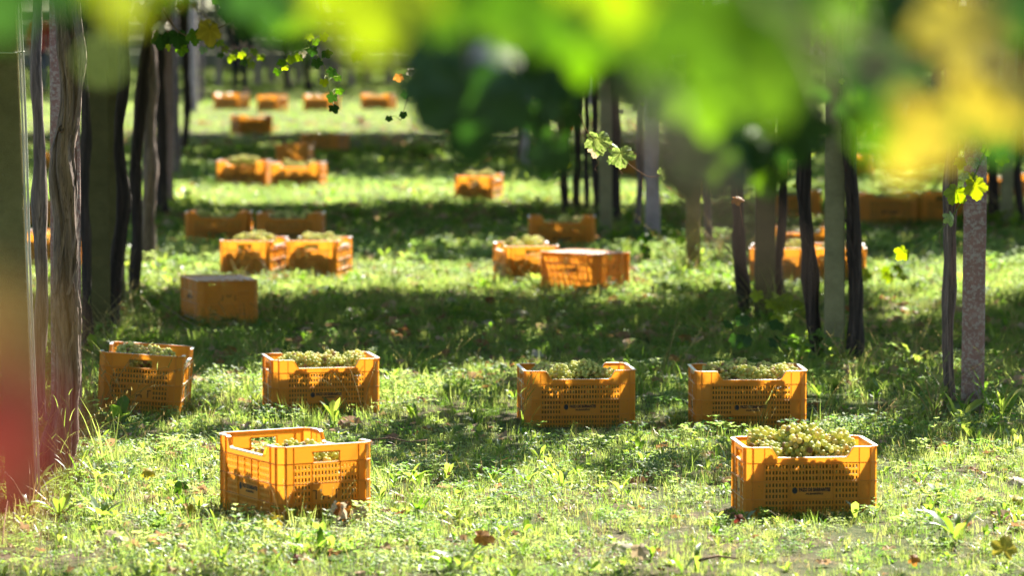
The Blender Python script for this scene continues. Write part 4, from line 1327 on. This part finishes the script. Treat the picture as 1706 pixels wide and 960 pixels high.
tc = template_collection('grass_tuft', [tuft(1, 26, .06, .085, .0036, 'grass'), tuft(2, 22, .06, .11, .004, 'grass'), tuft(3, 28, .07, .065, .0034, 'grass', .9), tuft(4, 18, .05, .14, .0042, 'grass'), tuft(5, 24, .07, .075, .0032, 'grass', 1.1)])
field('grass', [(12.3, 18.2, 260, 2.2, .38, .78), (18.2, 27, 190, 2.6, .5, .95), (27, 45, 95, 0, .55, .95), (45, 110, 45, 0, .35, .6)], tc, 5, 'short uneven green grass covering the vineyard floor', 'grass')
tl = template_collection('tall_grass_tuft', [tuft(11, 12, .04, .24, .0048, 'grass', .6), tuft(12, 9, .03, .30, .005, 'grass', .7), tuft(13, 10, .04, .20, .0045, 'grass', .9)])
field('tall_grass', [(12.3, 18, 3.0, 0, .35, .7), (18, 27, 5.5, 0, .45, .85), (27, 60, 1.0, 0, .5, .9)], tl, 3, 'longer arching grass tufts among the short grass', 'grass')
tw_ = template_collection('broad_weed', [rosette(21, 8, .09, .026), rosette(22, 10, .07, .022), rosette(23, 6, .12, .034), rosette(24, 9, .06, .028)])
field('broad_leaf_weeds', [(12.3, 18, 48, 2.2, .4, .85), (18, 27, 14, 2.0, .5, 1.0), (27, 50, 12, 0, .7, 1.2), (50, 100, 4, 0, .5, .8)], tw_, 4, 'low broad-leaved weeds spread through the grass', 'weeds')
tcl = template_collection('clover_patch', [clover_patch(31, 22, .08, .014, .05), clover_patch(32, 18, .07, .018, .06), clover_patch(33, 26, .09, .012, .04)])
field('clover', [(12.3, 18, 42, 2.6, .6, 1.2), (18, 27, 26, 2.2, .8, 1.3), (27, 50, 26, 0, .9, 1.5), (50, 100, 9, 0, .6, .9)], tcl, 3, 'small clover leaves carpeting the ground between grass', 'clover')
ts = template_collection('seed_stalk', [stalks(41, 5, .22), stalks(42, 4, .30), stalks(43, 6, .18)])
field('dry_grass_stalks', [(12.3, 18, 6, 0, .3, .8), (18, 27, 4.5, 0, .5, 1.2)], ts, 3, 'thin dry seeding grass stalks', 'grass')
tth = template_collection('thatch', [tuft(71, 16, .08, .09, .003, 'straw', 2.2), tuft(72, 14, .09, .11, .0034, 'straw', 2.4)])
field('dry_thatch', [(12.3, 18, 70, 2.4, .4, 1.0), (18, 27, 16, 2.4, .5, 1.1), (27, 45, 3, 0, .8, 1.2)], tth, 2, 'dry straw thatch lying under the green grass', 'straw', .2, .006)
tlt = template_collection('leaf_litter', [flat_leaf(51 + q, .05 + .016 * q) for q in range(5)])
field('leaf_litter', [(12.3, 18, 12, 0, .4, .9), (18, 20, 8, 0, .5, 1.0), (20, 26, 26, 3.0, .6, 1.2), (26, 32, 5, 0, .8, 1.3), (32, 36.6, 26, 0, .9, 1.5), (36.6, 60, 5, 0, .9, 1.5)], tlt, 5, 'small brown and pale fallen leaf bits in the grass', 'leaf litter', .35, .015)


# weedy growth along the feet of the vines
def row_growth():
    P, Ro, S, I = [], [], [], []
    feet = [(o.location.x, o.location.y) for o in COL.objects if o.name.startswith(('grapevine', 'concrete_post')) and o.parent is None and o.location.y < 45]
    for (x0, y0) in feet:
        n = 10
        x = x0 + RNG.normal(0, .16, n); y = y0 + RNG.normal(0, .22, n)
        P.append(np.stack([x, y, np.zeros(n)], 1)); Ro.append(np.stack([RNG.normal(0, .2, n), RNG.normal(0, .2, n), RNG.random(n) * 6.28], 1))
        S.append(.6 + .8 * RNG.random(n)); I.append(RNG.integers(0, 8, n))
    P = np.concatenate(P); keep = ~inside_crate(P[:, 0], P[:, 1])
    c = template_collection('rank_growth', [tuft(61, 12, .05, .30, .005, 'grass', .6), tuft(62, 9, .05, .22, .006, 'grass', .8), rosette(63, 9, .16, .045), rosette(64, 7, .12, .05), stalks(65, 6, .42), stalks(66, 4, .34), clover_patch(67, 20, .1, .022, .12), tuft(68, 10, .05, .26, .004, 'straw', .8)])
    scatter('rank_growth', P[keep], np.concatenate(Ro)[keep], np.concatenate(S)[keep], np.concatenate(I)[keep], c, 'taller weeds and dry stalks round the feet of posts and trunks', 'weeds')
row_growth()


# ------------------------------------------------------------------ the pergola roof of leaves
def cluster(seed, n, mat, rad=.34):
    r = random.Random(seed)
    vs = []; fs = []; cs = []
    src = [leaf_mesh('leaf', 80 + q, M[mat], False, .2, .3) for q in range(3)]
    data = [(np.array([v.co[:] for v in m_.vertices]), [tuple(p.vertices) for p in m_.polygons]) for m_ in src]
    for _ in range(n):
        V, F = data[r.randrange(3)]
        q = Euler((r.gauss(0, .5), r.gauss(0, .5), r.uniform(0, 6.28))).to_matrix()
        s = r.uniform(.10, .17)
        a = r.uniform(0, 6.28); d = rad * math.sqrt(r.random())
        off = np.array((d * math.cos(a), d * math.sin(a), r.uniform(0, .28)))
        b = len(vs)
        vs += (V * s @ np.array(q).T + off).tolist(); fs += [tuple(i + b for i in f) for f in F]
        cs += [(1, 1, 1, 1)] * len(V)
    for m_ in src: bpy.data.meshes.remove(m_)
    return mesh('leaf_cluster', vs, fs, M[mat], False, cs)


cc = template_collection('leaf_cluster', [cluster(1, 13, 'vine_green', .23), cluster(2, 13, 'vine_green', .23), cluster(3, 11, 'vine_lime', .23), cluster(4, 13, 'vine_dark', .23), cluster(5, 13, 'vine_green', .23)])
SH = 2.45 / math.tan(SUN_EL)          # how far a shadow falls, canopy height over tan(elevation)
SX, SY = SH * math.sin(SUN_AZ), SH * math.cos(SUN_AZ)
# shaded ground strips (distance from, to, clusters per square metre)
STRIPS = [(2.0, 13.4, 17), (16.4, 17.5, 15), (17.5, 20.8, 17), (36.4, 41.2, 9), (20.8, 25.9, 36), (29.2, 32.4, 28), (32.4, 36.6, 46), (41.0, 47.0, 26), (47.0, 55.5, 40), (71, 105, 20)]
P = []
for (a, b, dn) in STRIPS:
    half = .14 * b + 4.0
    n = int((b - a) * 2 * half * dn * 1.5)
    x = (RNG.random(n) * 2 - 1) * half; y = a + (b - a) * RNG.random(n)
    edge = .5 * (vnoise(x * .9 + 31, y * .2) - .5) * 2
    y = y + edge * .55
    base_ = .62 if dn > 25 else .38
    if a == 17.5: base_ = np.where(x < -.7, .28, .55)
    thin = RNG.random(n) < np.clip(1.2 * vnoise(x * .75 + 7, y * .75 + a) + base_, 0, 1)
    if a == 16.4: thin &= (x > -.85) & (x < 1.5)
    if a == 36.4: thin &= x > 1.9
    if a > 16: thin &= (vnoise(x * 1.25 + 41, y * .9 + 17) < .80) & (vnoise(x * 2.6 + 11, y * 2.0 + 5) < .80)
    x, y = x[thin], y[thin]
    P.append(np.stack([x + SX, y + SY, 2.28 + .16 * RNG.random(len(x))], 1))
P = np.concatenate(P)
# leave the shoots close to the lens in the sun
near = (P[:, 1] < 6.1)
P = P[~near]
n = len(P)
scatter('pergola_foliage', P, np.stack([RNG.normal(0, .25, n), RNG.normal(0, .25, n), RNG.random(n) * 6.28], 1), .85 + .4 * RNG.random(n), RNG.choice([0, 1, 2, 3, 4], n, p=[.26, .26, .1, .16, .22]), cc,
        'leafy roof of the vine pergola above the crates', 'vine foliage')

# low hanging curtains of leaves added beyond the outer rows to deepen the shade
n = 260
cx_ = np.concatenate([2.4 + 6.0 * RNG.random(n), -9.5 + 3.6 * RNG.random(110)])
cy_ = np.concatenate([31.6 + 1.4 * RNG.random(n // 2), 38.0 + 2.5 * RNG.random(n - n // 2), 36 + 8 * RNG.random(110)])
cz_ = 1.35 + .85 * np.sqrt(RNG.random(n + 110))
scatter('hanging_foliage', np.stack([cx_, cy_, cz_], 1), np.stack([RNG.normal(0, .8, n + 110), RNG.normal(0, .8, n + 110), RNG.random(n + 110) * 6.28], 1), .6 + .3 * RNG.random(n + 110), RNG.choice([0, 1, 3], n + 110), cc,
        'dark leafy curtains hanging from the pergola, added beyond the outer rows for shade', 'vine foliage')

# hanging fringes farther back, each a shoot with its leaves
for k in range(20):
    r_ = random.Random(300 + k)
    d = r_.choice([24, 27, 33, 37, 44, 49, 58, 66, 74])
    px = r_.uniform(360, 1690)
    x = at(px, 0, d).x
    top = Vector((x, d, 2.3)); ln = r_.uniform(.3, .65)
    st = [top + Vector((r_.uniform(-.08, .08) * q, r_.uniform(-.05, .05), -ln * q / 4)) for q in range(5)]
    lv = []
    for q in range(7):
        c = st[min(4, 1 + q // 2)] + Vector((r_.uniform(-.12, .12), r_.uniform(-.1, .1), r_.uniform(-.08, .05)))
        lv.append((c, r_.uniform(.08, .12), r_.choice(['vine_dark', 'vine_green', 'vine_green', 'vine_lime']), nv_(r_.uniform(-50, 50), r_.uniform(-10, 50)), (r_.uniform(-.5, .5), 0, -1), r_.randrange(6)))
    shoot('leafy shoot hanging from the far pergola roof', st, lv, group='shoots hanging from the far pergola')
# wires of the pergola
for k, x0 in enumerate((-2.4, 1.2)):
    mb = MB(); mb.tube([(x0 + .4, 0, 2.27), (x0 - 4.2, 60, 2.27), (x0 - 7.5, 100, 2.27)], .003, 5)
    tag(link('pergola_wire', mb.mesh('pergola_wire', M['wire'])), 'long wire carrying the pergola along the ' + ('left' if k == 0 else 'right') + ' row of posts', 'wire')


# ------------------------------------------------------------------ single leaves and plants lying about
def fallen(label, px, py, size, mat, a=0, b=60, tip=(1, 0, -.2), v=0, lift=.03, group=None):
    x, y = ground(px, py)
    o = link('fallen_leaf', get_leaf(mat, v), None, (x, y, lift))
    o.rotation_mode = 'QUATERNION'; o.rotation_quaternion = leaf_rot(nv_(a, b), tip); o.scale = (size,) * 3
    tag(o, label, 'leaf', group)
    return o


fl = thing('fallen_leaf', 'crumpled brown and cream dead leaf at the corner of the nearest left crate', 'leaf', (*ground(574, 876), .0))
for (dx, dz, s, m, a, b, tp, v) in [(-.03, .05, .11, 'dry_pale', -40, 15, (-.2, 0, -1), 1), (.0, .05, .10, 'vine_brown', 35, 10, (.1, 0, -1), 2), (.055, .045, .09, 'dry_pale', 30, 25, (1, 0, -.3), 5)]:
    l = link('leaf_flap', get_leaf(m, v), fl, (dx, 0, dz + .02)); l.rotation_mode = 'QUATERNION'; l.rotation_quaternion = leaf_rot(nv_(a, b), tp); l.scale = (s,) * 3
fallen('orange dead leaf lying in the sunlit grass at bottom centre', 800, 918, .10, 'vine_brown', 10, 45, v=0, lift=.05)
fallen('small red-orange leaf beside the left foot of the nearest right crate', 1229, 882, .055, 'vine_red', 0, 30, v=1, lift=.04)
fallen('white glinting dead leaf at bottom right of centre', 1030, 930, .10, 'dry_pale', -10, 70, v=3, lift=.05)
fallen('pale grey leaf standing edge-up at bottom right of centre', 1066, 946, .085, 'dry_pale', 20, 35, (.2, 0, -1), v=1, lift=.07)
fallen('yellow-green fallen vine leaf left of centre at the bottom', 458, 890, .10, 'vine_yellow', -10, 35, (-.4, 0, -1), v=2, lift=.06)
fallen('green leaf standing up left of the nearest left crate', 302, 830, .085, 'vine_green', -20, 35, (-.5, 0, .6), v=4, lift=.04)
fallen('pale yellow leaf in the grass left of the nearest left crate', 243, 806, .075, 'vine_yellow', 0, 40, v=5, lift=.05)
fallen('yellow leaf curling up at the bottom right corner', 1672, 940, .12, 'vine_yellow', 10, 35, (.3, 0, 1), v=3, lift=.05)
fallen('folded yellow leaf at the right edge above the corner', 1690, 850, .09, 'vine_yellow', 20, 40, v=1, lift=.04)
fallen('small orange leaf at bottom right', 1520, 950, .06, 'vine_brown', 0, 40, v=2, lift=.04)
fallen('red-brown leaf at the bottom left of centre', 486, 950, .07, 'vine_red', 0, 40, v=2, lift=.04)
fallen('pink-brown leaf right of the nearest left crate', 662, 838, .06, 'vine_red', 0, 60, v=5, lift=.03)
fallen('cream leaf right of the pink-brown leaf', 690, 838, .06, 'dry_pale', 0, 55, v=4, lift=.03)
fallen('white scrap of leaf in the bottom left grass', 180, 905, .06, 'dry_pale', 0, 70, v=0, lift=.04)
fallen('second white leaf scrap in the bottom left grass, right of the first', 196, 914, .055, 'dry_pale', 20, 60, v=2, lift=.04)
fallen('rolled yellow leaf left of the foot of the nearest left crate', 318, 862, .06, 'vine_yellow', 50, 30, (1, 0, -.4), v=1, lift=.04)
fallen('pale leaf lying in the shade at the right edge', 1690, 812, .10, 'dry_pale', 0, 65, v=3, lift=.03)
rl = random.Random(77)
for k in range(46):                              # fallen vine leaves on the shaded strips
    px, py = rl.uniform(330, 1560), rl.choice([rl.uniform(500, 580), rl.uniform(500, 560), rl.uniform(455, 500), rl.uniform(590, 640)])
    m = rl.choice(['vine_brown', 'vine_brown', 'dry_pale', 'vine_red', 'vine_yellow', 'vine_green'])
    x, y = ground(px, py)
    if inside_crate(np.array([x]), np.array([y]))[0]: continue
    fallen('fallen vine leaf lying on the shaded grass strip in the middle', px, py, rl.uniform(.07, .12), m, rl.uniform(-40, 40), rl.uniform(45, 85), (rl.uniform(-1, 1), -.2, rl.uniform(-.6, .2)), rl.randrange(6), .045, 'leaves fallen on the shaded strip')


def plant(name, label, px, py, leaves, h=.0, stems=0):
    x, y = ground(px, py)
    t = thing(name, label, 'weed', (x, y, 0))
    r = random.Random(int(px + py))
    for (az, lean, ln, wd, bend) in leaves:
        j = lambda v, q: v * r.uniform(1 - q, 1 + q)
        b = MB(); oblong(b, (r.uniform(-.03, .03), r.uniform(-.03, .03), h), az + r.uniform(-.5, .5), j(lean, .4), j(ln, .35) * .72, j(wd, .3) * .7, 4, .2, bend + r.uniform(-.4, .5), .2)
        link('leaf', b.mesh('leaf', M['weed'], True), t)
    for k in range(stems):
        b = MB(); az = r.uniform(0, 6.28); p = [Vector((0, 0, 0))]; a = r.uniform(.1, .4)
        for i in range(6):
            p.append(p[-1] + Vector((math.cos(az) * math.sin(a), math.sin(az) * math.sin(a) * .6, math.cos(a))) * .07); a += r.uniform(.05, .35)
        b.tube(p, list(np.linspace(.0016, .0007, 7)), 4)
        link('stem', b.mesh('stem', M['straw'], True), t)
        for i in (2, 3, 4, 5, 6):
            b = MB(); blade(b, 0, 0, r.uniform(.06, .14), .0035, r.uniform(0, 6.28), r.uniform(.5, 1.2), r.uniform(.3, 1.3), 4)
            link('blade', b.mesh('blade', M['grass']), t, p[i])
    return t


plant('dock_plant', 'upright oval weed leaf standing against the nearest right crate', 1425, 872, [(-1.2, .15, .17, .055, .2), (2.6, .5, .13, .04, .7), (.6, .7, .12, .04, .8), (-2.4, .8, .11, .035, .8)])
plant('dock_plant', 'pale lobed weed leaf at the left foot of the nearest right crate', 1246, 872, [(2.8, .2, .13, .04, .6), (1.0, .8, .10, .035, .7), (-1.5, .9, .10, .04, .6)])
plant('dock_plant', 'leafy weed clump in the sun at bottom left of centre', 520, 930, [(q * .9, .5, .15, .04, .9) for q in range(7)])
plant('dock_plant', 'dark leafy weed clump at bottom centre', 760, 950, [(q * .8, .45, .16, .045, .9) for q in range(8)])
plant('dock_plant', 'leafy weed clump at bottom right of centre', 1150, 955, [(q * .85, .5, .15, .04, .9) for q in range(7)])
plant('dock_plant', 'broad leafy weed at the bottom right with arching leaves', 1590, 905, [(q * .9, .45, .18, .05, .9) for q in range(7)])
plant('dock_plant', 'weed with pale leaves catching sun right of the nearest right crate', 1555, 838, [(q * 1.1, .5, .12, .045, .7) for q in range(6)])
plant('dock_plant', 'weed clump in front of the second row left crate', 560, 704, [(q * .9, .3, .16, .05, .6) for q in range(7)])
plant('dock_plant', 'bright weed leaves right of the second row left crate', 690, 700, [(q * 1.1, .35, .12, .04, .7) for q in range(6)])
plant('dock_plant', 'sprawling pale weed in the sun at centre', 880, 812, [(q * .9, .55, .12, .04, .8) for q in range(7)], .02)
plant('dock_plant', 'sprawling pale weed in the sun left of centre', 690, 818, [(q * .9, .55, .13, .045, .8) for q in range(7)], .02)
plant('stalk_plant', 'tall thin seeding stalks beside the tilted crate', 150, 676, [(q, .4, .2, .02, .9) for q in range(5)], 0, 7)
plant('stalk_plant', 'thin stalks in front of the tilted crate', 212, 708, [(q, .4, .12, .012, .9) for q in range(4)], 0, 3)
plant('stalk_plant', 'arching dry stalks before the wide olive post', 185, 600, [(q, .3, .2, .014, .9) for q in range(5)], 0, 8)
plant('stalk_plant', 'thin stalks at the left end of the middle second row crate', 872, 722, [(q, .3, .16, .012, .5) for q in range(5)], 0, 3)
plant('stalk_plant', 'tall stalks round the foot of the reddish lichened post', 1560, 700, [(q, .3, .24, .014, .7) for q in range(7)], 0, 8)
plant('stalk_plant', 'tall stalks right of the reddish lichened post', 1668, 705, [(q, .3, .26, .018, .8) for q in range(7)], 0, 7)
plant('stalk_plant', 'stalks and grass round the foot of the thick knotted trunk', 118, 806, [(q, .3, .2, .014, .8) for q in range(7)], 0, 8)
plant('stalk_plant', 'weedy stalks round the olive post with a sunlit edge', 1140, 470, [(q, .3, .3, .03, .8) for q in range(7)], 0, 8)
# vine suckers sprouting at the feet of the right-hand trunks
for k, (px, py, lab) in enumerate([(1250, 600, 'dark green vine sucker sprouting before the black trunk with a broad foot'), (1305, 560, 'yellow-lit vine sucker before the slim curved trunk'), (1465, 490, 'bright vine sucker in the sun right of the twisted trunk'), (1105, 440, 'pale vine sucker left of the olive post with a sunlit edge')]):
    r_ = random.Random(900 + k)
    x, y = ground(px, py)
    st = [Vector((x, y, 0)), Vector((x + .03, y, .1)), Vector((x - .02, y, .2))]
    lv = []
    for q in range(8):
        lv.append((Vector((x + r_.uniform(-.16, .16), y + r_.uniform(-.12, .12), r_.uniform(.06, .24))), r_.uniform(.08, .13), ['vine_dark', 'vine_lime', 'vine_lime', 'vine_green'][k], nv_(r_.uniform(-40, 40), r_.uniform(20, 60)), (r_.uniform(-.6, .6), 0, -1), r_.randrange(6)))
    shoot(lab, st, lv, 'green_stem')
# cuttings lying on the ground
for (lab, pts, r0) in [('dark bare cane lying across the grass beside the upside-down crate', [(228, 478), (262, 512), (305, 545), (352, 570)], .006),
                       ('thin dead twig lying right of the nearest left crate', [(618, 752), (650, 748), (680, 755), (712, 752)], .004),
                       ('forked dry twig lying at the bottom left edge', [(4, 930), (8, 890), (14, 850), (40, 832)], .003),
                       ('pale stick lying at the bottom right', [(1165, 958), (1195, 950), (1230, 955)], .006)]:
    P3 = [Vector((*ground(a, b), .05)) for a, b in pts]
    mb = MB(); mb.tube([p - P3[0] for p in P3], list(np.linspace(r0, r0 * .5, len(P3))), 6)
    tag(link('cane', mb.mesh('cane', M['cane'], True), None, P3[0]), lab, 'twig')


# ------------------------------------------------------------------ two pickers far behind
def skin_body(name, joints, edges, mat, sub=1):
    me = bpy.data.meshes.new(name)
    me.from_pydata([j[0] for j in joints], edges, [])
    o = bpy.data.objects.new(name, me); COL.objects.link(o)
    md = o.modifiers.new('skin', 'SKIN'); o.modifiers.new('sub', 'SUBSURF').levels = sub
    for i, j in enumerate(joints):
        me.skin_vertices[0].data[i].radius = (j[1], j[2] if len(j) > 2 else j[1])
        me.skin_vertices[0].data[i].use_root = (i == 0)
    dg = bpy.context.evaluated_depsgraph_get()
    m2 = bpy.data.meshes.new_from_object(o.evaluated_get(dg))
    bpy.data.objects.remove(o)
    m2.name = name; m2.materials.clear(); m2.materials.append(mat)
    m2.polygons.foreach_set('use_smooth', [True] * len(m2.polygons))
    return m2


CM = {k: solid(k, [(0.3, tuple(v * .8 for v in c)), (0.7, c)], (12, 12, 12), bump=.2) for k, c in
      {'skin': (.45, .27, .19), 'red_cloth': (.32, .02, .02), 'grey_cloth': (.10, .10, .11), 'black_cloth': (.012, .012, .014), 'hair': (.03, .02, .015), 'shoe': (.03, .025, .02)}.items()}


def person(label, x, y, rot, top_mat, leg_mat, hem):
    t = thing('person', label, 'person', (x, y, 0), (0, 0, rot))
    J = [((0, 0, .95), .13, .10), ((0, .01, 1.15), .125, .095), ((0, .01, 1.36), .15, .10), ((0, 0, 1.50), .055), ((0, -.02, 1.60), .072, .085), ((0, -.02, 1.70), .070, .080)]
    E = [(0, 1), (1, 2), (2, 3), (3, 4), (4, 5)]
    J += [((0, -.115, 1.615), .012)]; E.append((4, 6))                # nose
    for s in (-1, 1):
        b = len(J)
        J += [((s * .19, .01, 1.41), .055), ((s * .24, .02, 1.13), .042), ((s * .22, -.08, .90), .030), ((s * .22, -.10, .83), .036, .02)]
        E += [(2, b), (b, b + 1), (b + 1, b + 2), (b + 2, b + 3)]
        for q in range(4):                                            # four fingers and a thumb
            f = len(J); dx = (q - 1.5) * .017
            J += [((s * .22, -.10 + dx, .785), .009), ((s * .215, -.112 + dx, .755 - .01 * (q in (1, 2))), .008), ((s * .205, -.118 + dx, .735 - .012 * (q in (1, 2))), .007)]
            E += [(b + 3, f), (f, f + 1), (f + 1, f + 2)]
        f = len(J); J += [((s * .20, -.145, .815), .010), ((s * .195, -.158, .785), .008)]; E += [(b + 3, f), (f, f + 1)]
        b = len(J)
        J += [((s * .095, 0, .86), .088), ((s * .105, -.01, .48), .055), ((s * .11, .02, .09), .036), ((s * .115, -.13, .035), .035, .03)]
        E += [(0, b), (b, b + 1), (b + 1, b + 2), (b + 2, b + 3)]
    link('body', skin_body('body', J, E, CM['skin'], 1), t)
    T = [((0, 0, hem), .165, .13), ((0, .01, 1.15), .145, .115), ((0, .01, 1.38), .165, .118), ((0, 0, 1.47), .08, .07)]
    TE = [(0, 1), (1, 2), (2, 3)]
    for s in (-1, 1):
        b = len(T)
        T += [((s * .19, .01, 1.415), .072), ((s * .245, .02, 1.13), .058), ((s * .222, -.075, .92), .046)]; TE += [(2, b), (b, b + 1), (b + 1, b + 2)]
    link('jacket', skin_body('jacket', T, TE, CM[top_mat]), t)
    Q = [((0, 0, .95), .15, .115)]; QE = []
    for s in (-1, 1):
        b = len(Q)
        Q += [((s * .095, 0, .84), .10), ((s * .105, -.01, .48), .072), ((s * .11, .02, .09), .055)]; QE += [(0, b), (b, b + 1), (b + 1, b + 2)]
    link('trousers', skin_body('trousers', Q, QE, CM[leg_mat]), t)
    link('hair', skin_body('hair', [((0, .01, 1.735), .078, .085), ((0, .045, 1.64), .060, .05), ((0, .05, 1.57), .045, .03)], [(0, 1), (1, 2)], CM['hair']), t)
    for s in (-1, 1):
        b = MB(); b.box((s * .115, -.06, .04), (.09, .27, .08)); link('shoe', b.mesh('shoe', CM['shoe']), t)
        b = MB(); b.box((s * .03, -.098, 1.645), (.022, .012, .012)); link('eye', b.mesh('eye', CM['black_cloth']), t)
        b = MB(); b.box((s * .076, -.005, 1.63), (.016, .035, .06)); link('ear', b.mesh('ear', CM['skin']), t)
    b = MB(); b.box((0, -.100, 1.575), (.045, .012, .010)); link('mouth', b.mesh('mouth', CM['red_cloth']), t)


x, y = ground(66, 157)
person('blurred person in a long red jacket and grey trousers beyond the left posts', x, y, .5, 'red_cloth', 'grey_cloth', .74)
x, y = ground(400, 156)
person('blurred person in black clothes standing behind the leftmost far crate', x, y, 2.6, 'black_cloth', 'black_cloth', .86)
for o in list(COL.objects):
    if 'fp' in o: del o['fp']

# labels that tell alike things apart by their place
ORD = ['first', 'second', 'third', 'fourth', 'fifth', 'sixth', 'seventh', 'eighth', 'ninth', 'tenth', 'eleventh', 'twelfth', 'thirteenth', 'fourteenth', 'fifteenth', 'sixteenth',
       'seventeenth', 'eighteenth', 'nineteenth', 'twentieth', 'twenty-first', 'twenty-second', 'twenty-third', 'twenty-fourth', 'twenty-fifth']
left = lambda o: o.location.x / max(o.location.y, .5)
by = {}
for o in COL.objects:
    if o.parent is None and 'group' in o and 'label' in o: by.setdefault(o['group'], []).append(o)
for g, os_ in by.items():
    if g.startswith('grape bunches in '):
        where = g[len('grape bunches in '):]
        os_.sort(key=lambda o: o.location.y)
        nr = 3 if len(os_) > 8 else 2
        sz = math.ceil(len(os_) / nr)
        for r_ in range(nr):
            row = sorted(os_[r_ * sz:(r_ + 1) * sz], key=left)
            for q, o in enumerate(row):
                o['label'] = ['front', 'middle' if nr == 3 else 'back', 'back'][r_] + ' grape bunch ' + ORD[q] + ' from left in ' + where
    elif g in ('pale posts far behind', 'dark trunks far behind', 'black trunks clustered beside the green far post', 'lone leaves dangling among the foliage', 'shoots hanging from the far pergola'):
        os_.sort(key=left)
        base_ = {'pale posts far behind': 'pale grey far post behind the last crates', 'dark trunks far behind': 'thin dark far vine behind the last crates', 'black trunks clustered beside the green far post': 'black trunk clustered beside the green far post',
                 'lone leaves dangling among the foliage': 'small lone leaf dangling among dark foliage', 'shoots hanging from the far pergola': 'leafy shoot hanging from the far pergola roof'}[g]
        for q, o in enumerate(os_): o['label'] = base_ + ', ' + ORD[q] + ' from left'
    elif g == 'leaves fallen on the shaded strip':
        kinds = {}
        for o in os_: kinds.setdefault(o.data.materials[0].name, []).append(o)
        for k, lst in kinds.items():
            lst.sort(key=left)
            c = {'vine_brown': 'orange-brown', 'dry_pale': 'pale', 'vine_red': 'red-brown', 'vine_yellow': 'yellow', 'vine_green': 'green'}[k]
            for q, o in enumerate(lst): o['label'] = c + ' fallen vine leaf on the shaded grass strip, ' + ORD[q] + ' from left'
